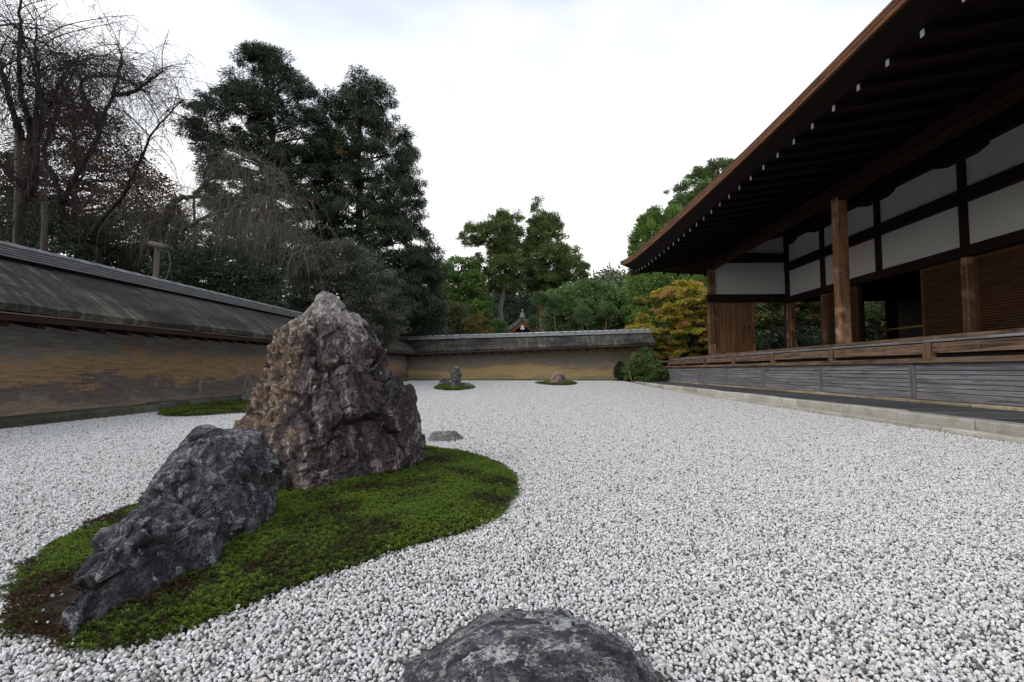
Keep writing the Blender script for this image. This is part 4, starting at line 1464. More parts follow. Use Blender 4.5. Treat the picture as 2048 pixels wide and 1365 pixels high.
MB().sweep([[(gx - 1.1, gy + 0.4, apex - 0.85), (gx, gy + 0.4, apex - 0.15), (gx + 1.1, gy + 0.4, apex - 0.85)], [(gx - 1.1, gy + 0.5, apex - 0.85), (gx, gy + 0.5, apex - 0.15), (gx + 1.1, gy + 0.5, apex - 0.85)]]).build('gable_wall', M['dark_x'], gate)
for x in (-0.8, 0.8):
    box('gate_post', gx + x - 0.11, gx + x + 0.11, gy + 0.5, gy + 0.72, 0.0, apex - 0.55, M['gatewood'], gate)
MB().lathe((gx, gy + 0.03, apex + 0.10), [(0.17, 0.0), (0.15, 0.08), (0.10, 0.10), (0.12, 0.20), (0.08, 0.27), (0.03, 0.29), (0.03, 0.32), (0.065, 0.36), (0.065, 0.41), (0.02, 0.45)], 12).build('ridge_ornament', M['tile'], gate, True)
MB().tube([(gx, gy + 0.15, apex + 0.13), (gx, gy + 3.9, apex + 0.13)], 0.11, 8).build('ridge_tile', M['tile'], gate, True)
g_ = MB()
for dx, dz, r in ((0, -0.36, 0.085), (-0.075, -0.45, 0.05), (0.075, -0.45, 0.05), (0, -0.48, 0.05)):
    ring = [(gx + dx + r * math.cos(a), gy + 0.05, apex + dz + r * math.sin(a)) for a in np.linspace(0, 2 * math.pi, 12, endpoint=False)]
    g_.sweep([ring, [(p[0], p[1] - 0.04, p[2]) for p in ring]])
g_.build('gable_pendant', M['tip'], gate)


# ================================================================== TREES
def leaf_quads(P, D, ln, wd, r_):
    """diamond leaves at P pointing along D"""
    n = len(P)
    D = D / (np.linalg.norm(D, axis=1, keepdims=True) + 1e-9)
    R_ = r_.normal(size=(n, 3))
    S = np.cross(D, R_)
    S /= np.linalg.norm(S, axis=1, keepdims=True) + 1e-9
    ln = ln[:, None]
    wd = wd[:, None]
    V = np.stack([P, P + D * ln * 0.5 + S * wd * 0.5, P + D * ln, P + D * ln * 0.5 - S * wd * 0.5], 1).reshape(-1, 3)
    return V, np.arange(4 * n).reshape(-1, 4)


def crown_points(poly, Yc, n, r_, thick=0.85, top_bias=0.0):
    """clump centres inside a rounded volume whose outline, at its own distance, is the polygon"""
    poly = np.array(poly, float)
    out_ = []
    lo, hi = poly.min(0), poly.max(0)
    while len(out_) < n:
        c = r_.uniform(lo, hi, (n * 2, 2))
        c = c[inside(poly, c)]
        out_ += list(c)
    C = np.array(out_[:n])
    ED = edge_dist(poly, C)
    half = np.zeros(n)
    for i, (px, py) in enumerate(C):
        xs = []
        for a, b in zip(poly, np.roll(poly, -1, 0)):
            if (a[1] > py) != (b[1] > py):
                xs.append(a[0] + (b[0] - a[0]) * (py - a[1]) / (b[1] - a[1]))
        w = (max(xs) - min(xs)) / 2 if xs else 5
        half[i] = math.sqrt(max(0.02, 1 - min(1, abs(px - (max(xs) + min(xs)) / 2) / max(w, 1)) ** 2)) * w if xs else 5
    sgn = np.sign(r_.uniform(-1, 1, n))
    u = r_.random(n) ** 0.45 * sgn
    dep = u * half * thick * Yc / FPX
    out3 = np.array([at(px, py, Yc) for (px, py) in C])
    out3[:, 1] += dep
    return out3, ED


def crown_mesh(name, C, r_, leaves, cr, flat, ln, wd, mat, parent, out=0.6, down=0.3, rand=0.8, ctr=None, shade=None, var=0.16):
    n = len(C)
    rad = cr * r_.uniform(0.65, 1.35, n)
    d = r_.normal(size=(n, leaves, 3))
    d /= np.linalg.norm(d, axis=2, keepdims=True)
    rr = r_.random((n, leaves, 1)) ** 0.5
    off = d * rr * rad[:, None, None] * np.array([1, 1, flat])
    P = (C[:, None, :] + off).reshape(-1, 3)
    o3 = C - (C.mean(0) if ctr is None else ctr)
    o3[:, 2] *= 0.3
    o3 /= np.linalg.norm(o3, axis=1, keepdims=True) + 1e-6
    D = d * out * np.array([1, 1, 0.6]) + o3[:, None, :] * out * 0.8 + np.array([0, 0, -down]) + r_.normal(size=d.shape) * rand * 0.5
    m = len(P)
    V, F = leaf_quads(P, D.reshape(-1, 3), ln * r_.uniform(0.6, 1.3, m), wd * r_.uniform(0.6, 1.3, m), r_)
    a = np.clip(0.5 + r_.normal(0, var, (n, 1)) + r_.normal(0, 0.13, (n, leaves)), 0, 1)
    if shade is not None:
        a = np.clip(a + shade[:, None], 0, 1)
    return mesh_np(name, V, F, mat, parent, False, np.repeat(a.ravel(), 4))


def wavy(a, b, k, j, r_):
    a, b = np.array(a, float), np.array(b, float)
    L_ = np.linalg.norm(b - a)
    return [a + (b - a) * t + (r_.normal(size=3) * j * L_ * math.sin(math.pi * t)) for t in np.linspace(0, 1, k)]


def outline_tree(name, label, cat, poly, Yc, n, leaves, cr, flat, ln, wd, mat, seed, trunk=None, tr=0.2, limbs=24, tmat='trunk', out=0.6, down=0.3, rand=0.8, thick=0.85, group=None, lean=0.0, lr=0.035, pads=None, fill=0):
    r_ = np.random.default_rng(seed)
    if pads:                                     # clumps gathered into boughs: (clumps per bough, spread, height)
        m_, sp, sh = pads
        B_, ED = crown_points(poly, Yc, max(4, n // m_), r_, thick)
        ax = B_ - B_.mean(0)
        ax[:, 2] = 0
        ax /= np.linalg.norm(ax, axis=1, keepdims=True) + 1e-6
        i_ = np.repeat(np.arange(len(B_)), m_)
        t_ = r_.uniform(-1, 0.8, len(i_))
        C = B_[i_] + ax[i_] * (t_ * sp)[:, None] + r_.normal(size=(len(i_), 3)) * np.array([sp * 0.45, sp * 0.45, sh]) + np.array([0, 0, 1.0]) * (t_ * -sh)[:, None]
        if fill:
            C = np.vstack([C, crown_points(poly, Yc, fill, r_, thick * 0.8)[0]])
        n = len(C)
    else:
        C, ED = crown_points(poly, Yc, n, r_, thick)
    p = np.array(poly, float)
    tx = trunk if trunk is not None else p[:, 0].mean()
    base = at(tx, 741 + 0.57 * FPX / Yc, Yc)
    base[2] = 0.0
    root = thing(name, tuple(base), label, cat, group)
    crown_mesh('crown', C, r_, leaves, cr, flat, ln, wd, M[mat], root, out, down, rand, var=0.3 if mat == 'yellow' else 0.16)
    topz = np.quantile(C[:, 2], 0.97)
    ctr = C[C[:, 2] > np.quantile(C[:, 2], 0.85)].mean(0)
    topp = np.array([ctr[0], ctr[1], topz])
    path = wavy(base - np.array([0, 0, 0.1]), topp, 10, 0.012, r_)
    t = MB().tube(path, [tr * (1 - 0.85 * k / 9) for k in range(10)], 9).build('trunk', M[tmat], root, True)
    if limbs:
        mb = MB()
        for i in r_.choice(n, min(limbs, n), replace=False):
            c = C[i]
            k = min(0.93, max(0.12, (c[2] - 0.35 * np.linalg.norm(c[:2] - base[:2])) / max(topz, 0.1)))
            f = k * 9
            j = int(f)
            s = path[j] * (1 - (f - j)) + path[min(j + 1, 9)] * (f - j)
            mb.tube(wavy(s, c, 5, 0.05, r_), [lr * 1.6, lr * 1.3, lr, lr * 0.7, lr * 0.35], 5)
        mb.build('limbs', M[tmat], t, True)
    return root


def bark_mat(name, a, b, lich=None, sc=1.0):
    N = NT(name)
    n1 = N.noise(N.co((6, 6, 1.2)), 3 * sc, 6, 0.7)
    n2 = N.noise(N.co(), 12 * sc, 5, 0.7)
    c = N.ramp(n1, [(0.3, a), (0.7, b)])
    if lich:
        c = N.mix(N.rng(n2, 0.52, 0.60, 0, 0.9), c, lich)
    return N.fin(c, 0.9, N.bump(n1, 0.6, 0.02), 0.2)


M['trunk'] = bark_mat('dark_bark', (0.03, 0.024, 0.02), (0.09, 0.07, 0.055))
M['trunk_grey'] = bark_mat('grey_bark', (0.12, 0.115, 0.10), (0.25, 0.24, 0.215))
M['trunk_red'] = bark_mat('red_cedar_bark', (0.05, 0.028, 0.02), (0.13, 0.07, 0.05))
M['trunk_lich'] = bark_mat('lichened_cherry_bark', (0.03, 0.026, 0.024), (0.085, 0.075, 0.065), (0.24, 0.26, 0.20))
M['cherry_dark'] = bark_mat('black_cherry_bark', (0.012, 0.010, 0.009), (0.04, 0.033, 0.03))
M['twig'] = bark_mat('cherry_twig', (0.03, 0.024, 0.022), (0.075, 0.06, 0.054))
M['twig_pale'] = bark_mat('pale_twig', (0.11, 0.097, 0.082), (0.23, 0.205, 0.175))
M['prop'] = wood('prop_wood', (0.06, 0.052, 0.043), (0.16, 0.142, 0.12), 'z')
M['cane'] = plain('pale_cane', (0.36, 0.29, 0.17), 0.7, 0.15)
M['hinoki'] = leafmat('cypress_foliage', [(0.0, (0.009, 0.017, 0.010)), (0.35, (0.016, 0.034, 0.016)), (0.7, (0.028, 0.055, 0.022)), (0.93, (0.05, 0.075, 0.028)), (1.0, (0.12, 0.06, 0.024))], 0.08)
M['hinoki2'] = leafmat('cypress_foliage_rusty', [(0.0, (0.010, 0.018, 0.010)), (0.35, (0.018, 0.037, 0.016)), (0.7, (0.032, 0.06, 0.022)), (0.86, (0.055, 0.07, 0.025)), (0.95, (0.14, 0.07, 0.025)), (1.0, (0.19, 0.08, 0.025))], 0.08)
M['cedar'] = leafmat('cedar_foliage', [(0.0, (0.045, 0.07, 0.024)), (0.4, (0.095, 0.145, 0.042)), (0.75, (0.16, 0.22, 0.065)), (1.0, (0.22, 0.27, 0.09))], 0.15)
M['rust'] = leafmat('russet_foliage', [(0.0, (0.02, 0.014, 0.012)), (0.45, (0.055, 0.03, 0.02)), (0.8, (0.11, 0.05, 0.025)), (1.0, (0.32, 0.13, 0.035))], 0.15)
M['under'] = leafmat('dark_understorey', [(0.0, (0.018, 0.030, 0.016)), (0.5, (0.042, 0.066, 0.033)), (1.0, (0.085, 0.12, 0.062))], 0.15)
M['greymaple'] = leafmat('grey_green_foliage', [(0.0, (0.04, 0.055, 0.035)), (0.5, (0.095, 0.115, 0.075)), (0.8, (0.15, 0.165, 0.12)), (0.93, (0.20, 0.18, 0.11)), (1.0, (0.26, 0.15, 0.08))], 0.2)
M['gloss'] = leafmat('glossy_dark_leaf', [(0.0, (0.025, 0.045, 0.03)), (0.6, (0.05, 0.085, 0.055)), (1.0, (0.12, 0.16, 0.12))], 0.08, 0.35)
M['fresh'] = leafmat('fresh_green_leaf', [(0.0, (0.045, 0.085, 0.02)), (0.5, (0.11, 0.19, 0.036)), (1.0, (0.20, 0.31, 0.065))], 0.25)
M['redgreen'] = leafmat('turning_maple_leaf', [(0.0, (0.05, 0.08, 0.025)), (0.5, (0.10, 0.155, 0.045)), (0.78, (0.17, 0.19, 0.06)), (0.92, (0.30, 0.14, 0.06)), (1.0, (0.34, 0.11, 0.06))], 0.25)
M['mixrust'] = leafmat('orange_green_leaf', [(0.0, (0.06, 0.09, 0.025)), (0.4, (0.15, 0.17, 0.045)), (0.7, (0.28, 0.20, 0.06)), (1.0, (0.38, 0.18, 0.06))], 0.25)
M['oak'] = leafmat('round_evergreen_leaf', [(0.0, (0.045, 0.08, 0.028)), (0.5, (0.11, 0.18, 0.055)), (0.8, (0.18, 0.26, 0.09)), (1.0, (0.24, 0.31, 0.13))], 0.12, 0.65)
M['pine'] = leafmat('pine_needles', [(0.0, (0.045, 0.09, 0.03)), (0.5, (0.10, 0.18, 0.06)), (1.0, (0.18, 0.28, 0.10))], 0.15)
M['yellow'] = leafmat('yellow_maple_leaf', [(0.0, (0.12, 0.17, 0.02)), (0.3, (0.30, 0.31, 0.035)), (0.55, (0.47, 0.39, 0.04)), (0.8, (0.55, 0.37, 0.07)), (1.0, (0.55, 0.30, 0.15))], 0.3)
M['azalea'] = leafmat('azalea_leaf', [(0.0, (0.04, 0.085, 0.025)), (0.5, (0.11, 0.19, 0.045)), (0.88, (0.18, 0.27, 0.07)), (0.95, (0.22, 0.12, 0.06)), (1.0, (0.28, 0.12, 0.07))], 0.15)

OT = outline_tree
# --- two tall cypresses behind the side wall
OT('cypress_tree', 'tall dark cypress with a crooked bushy top left of its twin', 'tree',
   [(500, 105), (520, 100), (545, 94), (562, 112), (575, 140), (608, 148), (613, 182), (640, 188), (655, 260), (650, 420), (640, 560), (520, 560), (440, 470), (402, 330), (397, 245), (420, 200), (455, 192), (478, 172), (512, 152), (498, 122)],
   21.0, 1200, 105, 0.26, 0.55, 0.16, 0.028, 'hinoki', 101, 545, 0.30, 90, out=0.6, down=0.5, thick=0.8, pads=(6, 0.38, 0.10), fill=620)
OT('cypress_tree', 'tall dark cypress with rusty sprays and a stepped right-hand edge', 'tree',
   [(695, 160), (715, 126), (735, 148), (768, 165), (781, 200), (772, 240), (806, 236), (830, 290), (828, 345), (845, 390), (850, 460), (868, 500), (884, 560), (870, 640), (720, 640), (640, 540), (640, 300), (652, 190), (688, 180)],
   22.0, 1150, 105, 0.26, 0.75, 0.18, 0.028, 'hinoki2', 102, 725, 0.32, 90, out=0.5, down=0.9, thick=0.8, pads=(6, 0.36, 0.16), fill=680)
# --- russet tree far left, behind the bare cherries
OT('russet_tree', 'dark russet domed tree behind the bare weeping cherries', 'tree',
   [(95, 230), (125, 190), (150, 172), (185, 188), (240, 258), (290, 330), (345, 390), (345, 500), (60, 500), (60, 300)], 17.0, 360, 95, 0.42, 0.6, 0.12, 0.045, 'rust', 103, 170, 0.2, 40, out=0.5, down=0.4)
OT('russet_tree', 'sparse reddish tree at the frame edge behind the cherry props', 'tree',
   [(0, 330), (40, 300), (80, 330), (90, 430), (60, 520), (0, 520)], 16.0, 90, 80, 0.45, 0.6, 0.12, 0.05, 'under', 104, 20, 0.15, 20)
# --- understorey along the side wall
US = [([(-60, 440), (20, 400), (110, 415), (200, 460), (230, 520), (180, 560), (-60, 520)], 12.5, 'dark evergreen bush behind the wall under the cherry props'),
      ([(170, 470), (260, 430), (340, 440), (420, 470), (440, 560), (330, 590), (200, 540)], 14.0, 'dark evergreen bush under the lichened cherry limbs'),
      ([(330, 560), (350, 515), (420, 498), (500, 515), (545, 555), (580, 640), (430, 600)], 12.8, 'layered dark green shrub just over the side wall'),
      ([(430, 470), (520, 440), (620, 470), (660, 560), (640, 650), (540, 640), (450, 560)], 17.0, 'dark bush filling the gap below the tall cypresses')]
for i, (po, yc, lb) in enumerate(US):
    OT('evergreen_bush', lb, 'bush', po, yc, 260, 110, 0.30, 0.42, 0.075, 0.036, 'under', 110 + i, None, 0.08, 30, out=0.6, down=0.1, group='evergreen bushes behind the side wall', lr=0.018)
OT('maple_tree', 'grey green small leaved maple with a reddish crest behind the tallest rock', 'tree',
   [(590, 560), (630, 500), (690, 482), (740, 505), (785, 555), (806, 600), (800, 660), (770, 690), (640, 670), (590, 620)], 17.5, 420, 150, 0.30, 0.45, 0.075, 0.042, 'greymaple', 121, 690, 0.12, 50, out=0.6, down=0.1, lr=0.02)
OT('glossy_tree', 'dark glossy leaved evergreen beside the wall corner', 'tree',
   [(780, 560), (815, 510), (862, 520), (888, 600), (885, 690), (780, 690)], 23.6, 330, 120, 0.34, 0.6, 0.10, 0.05, 'gloss', 122, 840, 0.1, 20)
# --- middle distance over the end wall
OT('broadleaf_tree', 'fresh green broadleaf tree between the cypress and the cedars', 'tree',
   [(868, 560), (880, 530), (905, 515), (935, 520), (958, 555), (975, 610), (960, 670), (868, 670)], 34.0, 300, 110, 0.5, 0.5, 0.17, 0.085, 'fresh', 131, 910, 0.2, 30)
OT('maple_tree', 'green maple touched with red just above the wall corner', 'tree',
   [(866, 620), (895, 598), (925, 608), (945, 640), (940, 690), (866, 690)], 26.5, 180, 100, 0.36, 0.35, 0.10, 0.06, 'redgreen', 132, 900, 0.1, 24)
OT('autumn_shrub', 'small rounded orange green shrub peeping over the end wall', 'shrub',
   [(930, 672), (932, 645), (955, 630), (978, 645), (986, 672), (980, 690), (935, 690)], 25.5, 140, 90, 0.20, 0.6, 0.09, 0.05, 'mixrust', 133, 957, 0.06, 16, lr=0.012)
OT('backdrop_tree', 'dark evergreen mass between the cedar trunks', 'tree',
   [(925, 600), (980, 570), (1040, 560), (1100, 570), (1125, 620), (1120, 690), (925, 690)], 44.0, 340, 100, 0.8, 0.55, 0.22, 0.10, 'under', 134, 1040, 0.3, 20)
OT('cedar_tree', 'cedar with a pale straight trunk and a long side branch to the left', 'tree',
   [(922, 470), (945, 458), (975, 462), (985, 435), (1005, 422), (1018, 440), (1036, 424), (1040, 438), (1032, 470), (1048, 530), (1040, 575), (1010, 585), (985, 575), (950, 545), (940, 520), (985, 515), (975, 485), (930, 482)],
   36.0, 620, 95, 0.27, 0.7, 0.18, 0.045, 'cedar', 135, 1003, 0.26, 50, 'trunk_grey', out=0.6, down=0.1, pads=(4, 0.32, 0.16), fill=130)
OT('cedar_tree', 'taller cedar with a red brown trunk and a spreading lower right side', 'tree',
   [(1074, 403), (1088, 428), (1115, 438), (1123, 458), (1108, 490), (1145, 500), (1173, 535), (1165, 560), (1120, 575), (1090, 590), (1056, 585), (1048, 500), (1056, 470), (1064, 430)],
   37.0, 700, 95, 0.27, 0.7, 0.18, 0.045, 'cedar', 136, 1080, 0.34, 50, 'trunk_red', out=0.6, down=0.1, pads=(4, 0.32, 0.16), fill=130)
OT('round_evergreen', 'broad round topped evergreen over the middle of the end wall', 'tree',
   [(1088, 620), (1105, 588), (1140, 572), (1185, 566), (1228, 576), (1255, 598), (1268, 640), (1262, 700), (1095, 700)], 31.0, 420, 130, 0.42, 0.5, 0.16, 0.075, 'oak', 137, 1175, 0.25, 40, out=0.7, down=0.1)
OT('broadleaf_tree', 'grey green tree right of the round evergreen', 'tree',
   [(1225, 640), (1245, 595), (1285, 585), (1320, 600), (1330, 700), (1230, 700)], 34.0, 220, 110, 0.5, 0.5, 0.17, 0.085, 'oak', 138, 1280, 0.2, 20)
# slim cloud pruned pines on bare stems
PN = [(1083, 598, 660, 15, 27.0), (1113, 606, 662, 14, 27.4), (1166, 632, 660, 17, 26.4), (1175, 612, 660, 11, 27.0), (1213, 620, 660, 16, 26.8), (1205, 640, 662, 10, 27.6)]
PL = ['slim pine with one tuft nearest the gate gable', 'slim pine with a round tuft on a pale tall stem', 'lower bushy tuft of the paired slim pines', 'upper tuft of the paired slim pines', 'slim pine with a wide tuft at the right end of the row', 'shortest slim pine half behind the rightmost one']
for i, ((px, py, pb, w, yc), lb) in enumerate(zip(PN, PL)):
    po = [(px + w * math.cos(a) * random.uniform(.85, 1.15), py + w * 0.95 * math.sin(a) * random.uniform(.85, 1.15)) for a in np.linspace(0, 6.283, 10, endpoint=False)]
    OT('slim_pine', lb, 'tree', po, yc, 55, 90, 0.16, 0.7, 0.12, 0.018, 'pine', 140 + i, px, 0.035, 8, 'cane', out=0.5, down=-0.5, group='slim pines behind the end wall', lr=0.012)
OT('pine_bush', 'feathery pine left of the gate gable', 'bush', [(976, 690), (980, 660), (990, 640), (1004, 648), (1012, 662), (1010, 690)], 26.2, 110, 100, 0.22, 0.7, 0.13, 0.018, 'pine', 147, 1005, 0.05, 10, out=0.5, down=-0.5)
OT('pine_bush', 'feathery pine sprig overlapping the right slope of the gate gable', 'bush', [(1058, 652), (1062, 638), (1068, 632), (1075, 642), (1074, 654), (1066, 658)], 26.3, 26, 80, 0.11, 0.7, 0.12, 0.018, 'pine', 148, 1066, 0.03, 6, out=0.5, down=-0.5)
# --- right: conifers above the eave, thicket, yellow maple
OT('feathery_conifer', 'bright feathery conifer with twin tips above the eave corner', 'tree',
   [(1264, 520), (1268, 465), (1285, 440), (1308, 420), (1322, 432), (1342, 415), (1370, 430), (1400, 470), (1400, 600), (1270, 600)], 31.0, 620, 120, 0.30, 1.0, 0.20, 0.05, 'fresh', 151, 1320, 0.2, 40, out=0.5, down=-0.7)
OT('fir_tree', 'dark layered fir rising behind the roof edge', 'tree',
   [(1346, 415), (1358, 372), (1385, 348), (1420, 336), (1450, 318), (1480, 320), (1500, 400), (1480, 460), (1360, 470)], 36.0, 640, 100, 0.32, 0.4, 0.19, 0.055, 'oak', 152, 1450, 0.3, 40, out=0.7, down=-0.1, pads=(4, 0.45, 0.08))
OT('thicket_tree', 'bright green bamboo like thicket under the eave corner', 'tree',
   [(1252, 640), (1262, 560), (1300, 545), (1360, 540), (1420, 545), (1430, 640), (1420, 720), (1262, 720)], 28.5, 420, 120, 0.40, 0.6, 0.17, 0.055, 'fresh', 153, 1330, 0.12, 40, 'cane', out=0.4, down=0.2, thick=0.6, lr=0.02)
r9 = np.random.default_rng(99)
PADS = []
ymap = np.array([(1255, 668), (1262, 640), (1275, 620), (1290, 600), (1312, 585), (1330, 572), (1362, 565), (1400, 570), (1440, 590), (1450, 690), (1400, 715), (1345, 712), (1305, 722), (1290, 712), (1312, 695), (1290, 690), (1270, 686)], float)
OT('yellow_maple', 'yellow and orange autumn maple spreading over the wall end', 'tree', ymap, 24.2, 560, 90, 0.19, 0.35, 0.085, 0.06, 'yellow', 154, 1368, 0.11, 110, out=0.7, down=0.15, thick=0.75, lr=0.018, pads=(6, 0.30, 0.06), fill=100)
OT('leafy_tree', 'shaded green tree beneath the yellow maple', 'tree', [(1310, 700), (1330, 660), (1420, 640), (1430, 745), (1320, 750)], 25.8, 200, 110, 0.36, 0.5, 0.12, 0.06, 'under', 155, 1390, 0.1, 20)
OT('round_shrub', 'clipped dark ball shrub at the foot of the end wall', 'shrub',
   [(1231, 752), (1232, 735), (1240, 725), (1252, 723), (1262, 735), (1264, 752), (1255, 758), (1240, 758)], 21.6, 110, 90, 0.09, 0.8, 0.05, 0.028, 'under', 156, 1248, 0.03, 6, lr=0.01)
OT('azalea_shrub', 'broad azalea with reddish tips at the end of the paving', 'shrub',
   [(1246, 758), (1246, 738), (1262, 720), (1275, 702), (1290, 698), (1302, 715), (1318, 730), (1328, 745), (1326, 762), (1290, 764)], 21.3, 240, 100, 0.13, 0.8, 0.06, 0.032, 'azalea', 157, 1288, 0.05, 20, lr=0.012)
# --- garden seen through the open hall
OT('inner_maple', 'green maple seen through the first open bay', 'tree', [(1480, 590), (1530, 560), (1600, 570), (1660, 590), (1665, 640), (1600, 650), (1560, 640), (1500, 660)], 23.0, 240, 110, 0.34, 0.3, 0.12, 0.08, 'redgreen', 161, 1610, 0.09, 40, 'trunk_grey', out=0.7, down=0.15)
OT('inner_evergreen', 'dark evergreen seen through the opening beside the cedar door', 'tree', [(1440, 560), (1560, 540), (1700, 560), (1710, 720), (1440, 730)], 29.0, 420, 110, 0.55, 0.5, 0.17, 0.08, 'under', 162, 1570, 0.2, 20)
OT('inner_maple', 'yellow green maple seen through the wide open bay', 'tree', [(1690, 590), (1740, 570), (1800, 580), (1860, 590), (1860, 650), (1760, 660), (1700, 650)], 23.0, 170, 100, 0.30, 0.35, 0.11, 0.07, 'redgreen', 163, 1735, 0.07, 40, 'trunk', out=0.7, down=0.15)
OT('inner_bush', 'low dark hedge behind the open bays', 'bush', [(1560, 680), (1640, 660), (1760, 650), (1880, 660), (1890, 715), (1560, 720)], 27.0, 260, 100, 0.4, 0.5, 0.12, 0.06, 'under', 164, 1700, 0.08, 10)

# --- wooded hill far behind
N = NT('wooded_hill')
n = N.noise(N.co(), 0.25, 6, 0.7)
M['hill'] = N.fin(N.ramp(n, [(0.3, (0.03, 0.05, 0.022)), (0.7, (0.075, 0.11, 0.05))]), 0.95, N.bump(n, 1.0, 1.0))
nx, ny = 90, 30
X, Y = np.meshgrid(np.linspace(-140, 160, nx), np.linspace(60, 200, ny))
hz = np.clip((Y - 60) / 70, 0, 1) ** 0.8 * (16.5 + 6.5 * np.clip((X - 4) / 14, 0, 1) + 4 * np.clip((-X - 20) / 60, 0, 1)) + 1.3 * fbm(np.stack([X.ravel() * .06, Y.ravel() * .06, X.ravel() * 0], 1), 3, 4).reshape(X.shape) - 0.3
V = np.stack([X.ravel(), Y.ravel(), hz.ravel()], 1)
I = np.arange(nx * ny).reshape(ny, nx)
F = np.stack([I[:-1, :-1].ravel(), I[:-1, 1:].ravel(), I[1:, 1:].ravel(), I[1:, :-1].ravel()], 1)
props(mesh_np('hill', V, F, M['hill'], None, True), 'low wooded hill beyond the garden', 'hill', kind='structure')
r_ = np.random.default_rng(77)
k = 1500
hx, hy = r_.uniform(-40, 90, k), r_.uniform(62, 135, k)
ix = np.clip(((hx + 140) / 300 * (nx - 1)).astype(int), 0, nx - 1)
iy = np.clip(((hy - 60) / 140 * (ny - 1)).astype(int), 0, ny - 1)
C = np.stack([hx, hy, hz[iy, ix] + r_.uniform(0.6, 2.6, k)], 1)
M['woods'] = leafmat('far_wood_leaf', [(0.0, (0.035, 0.06, 0.022)), (0.5, (0.07, 0.105, 0.042)), (1.0, (0.11, 0.15, 0.065))], 0.1)
o = crown_mesh('woods', C, r_, 70, 2.0, 0.9, 0.9, 0.5, M['woods'], None, 0.6, 0.1, 0.8)
props(o, 'distant wood covering the hill behind the eave corner', 'woods', kind='stuff')
# dark wood closing the view behind the left hand trees
C = np.stack([r_.uniform(-75, -14, 700), r_.uniform(42, 60, 700), r_.uniform(0.0, 7.5, 700)], 1)
C[:, 2] *= np.clip((-C[:, 0] - 10) / 25, 0.5, 1.4)
o = crown_mesh('woods', C, r_, 70, 1.6, 0.8, 0.7, 0.35, M['under'], None, 0.6, 0.2, 0.8)
props(o, 'dark distant wood behind the trees on the left', 'woods', kind='stuff')


# ================================================================== BARE WEEPING CHERRIES
def twigs(starts, dirs, r_, seg=9, step=0.11, grav=0.16, rad=0.0055, jit=0.10):
    n = len(starts)
    P = np.empty((n, seg, 3))
    P[:, 0] = starts
    d = dirs / np.linalg.norm(dirs, axis=1, keepdims=True)
    st = step * r_.uniform(0.6, 1.4, (n, 1))
    for k in range(1, seg):
        d = d + np.array([0, 0, -grav]) + r_.normal(0, jit, (n, 3))
        d /= np.linalg.norm(d, axis=1, keepdims=True)
        P[:, k] = P[:, k - 1] + d * st
    return P


def twig_mesh(name, P, rad, mat, parent):
    n, s, _ = P.shape
    T_ = np.gradient(P, axis=1)
    T_ /= np.linalg.norm(T_, axis=2, keepdims=True) + 1e-9
    A = np.cross(T_, np.array([0.3, 0.2, 0.93]))
    A /= np.linalg.norm(A, axis=2, keepdims=True) + 1e-9
    B = np.cross(T_, A)
    rr = rad[:, None, None] * np.linspace(1, 0.35, s)[None, :, None]
    V = np.stack([P + (A * math.cos(q) + B * math.sin(q)) * rr for q in (0, 2.094, 4.189)], 2).reshape(-1, 3)
    b = (np.arange(n)[:, None, None] * s + np.arange(s - 1)[None, :, None]) * 3
    j = np.arange(3)[None, None, :]
    F = np.stack([b + j, b + (j + 1) % 3, b + 3 + (j + 1) % 3, b + 3 + j], -1).reshape(-1, 4)
    return mesh_np(name, V, F, mat, parent, True)


def cherry(label, base_px, limbs_, seed, n_sub, n_twig, twm, limbm, region=None, twig_len=(9, 0.11), grav=0.16, group='bare weeping cherries', sub=(12, 0.13, 0.55, 0.075), grav2=0.085):
    """limbs_: [(points [(px, py, Y)...], r0, r1)]"""
    r_ = np.random.default_rng(seed)
    b = at(*base_px)
    b[2] = 0
    root = thing('weeping_cherry', tuple(b), label, 'tree', group)
    P_all, R_all = [], []
    first = True
    for pts_, r0, r1 in limbs_:
        p = np.array([at(*q) for q in pts_])
        if first:
            p = np.vstack([b, p])
        m = len(p)
        t = np.linspace(0, m - 1, m * 5)
        i = np.clip(t.astype(int), 0, m - 2)
        f = (t - i)[:, None]
        p0, p1, p2, p3 = p[np.maximum(i - 1, 0)], p[i], p[i + 1], p[np.minimum(i + 2, m - 1)]
        q = 0.5 * (2 * p1 + (p2 - p0) * f + (2 * p0 - 5 * p1 + 4 * p2 - p3) * f * f + (3 * p1 - p0 - 3 * p2 + p3) * f ** 3)
        q = q + r_.normal(0, 0.012, q.shape)
        rr = 0.009 + (r0 - 0.009) * np.linspace(1, 0, len(q)) ** 0.8
        MB().tube(q, list(rr), 8).build('trunk' if first else 'limb', M[limbm], root, True)
        P_all.append(q[len(q) // 4:])
        R_all.append(rr[len(q) // 4:])
        first = False
    A = np.vstack(P_all)
    # secondary branches arch out and over
    i = r_.choice(len(A), n_sub)
    d = r_.normal(size=(n_sub, 3)) * np.array([1, 0.8, 0.6]) + np.array([0, 0, sub[2]])
    S2 = twigs(A[i], d, r_, sub[0], sub[1], grav2, jit=sub[3])
    twig_mesh('branches', S2, r_.uniform(0.007, 0.015, n_sub), M[limbm], root)['kind'] = 'stuff'
    # hanging twigs from the branches and limbs
    src = np.vstack([S2[:, 3:].reshape(-1, 3), A[::2]])
    i = r_.choice(len(src), n_twig)
    d = r_.normal(size=(n_twig, 3)) * np.array([1, 0.8, 0.45]) + np.array([0, 0, 0.1])
    T3 = twigs(src[i], d, r_, twig_len[0], twig_len[1], grav, jit=0.09)
    twig_mesh('twigs', T3, r_.uniform(0.003, 0.005, n_twig), M[twm], root)['kind'] = 'stuff'
    return root


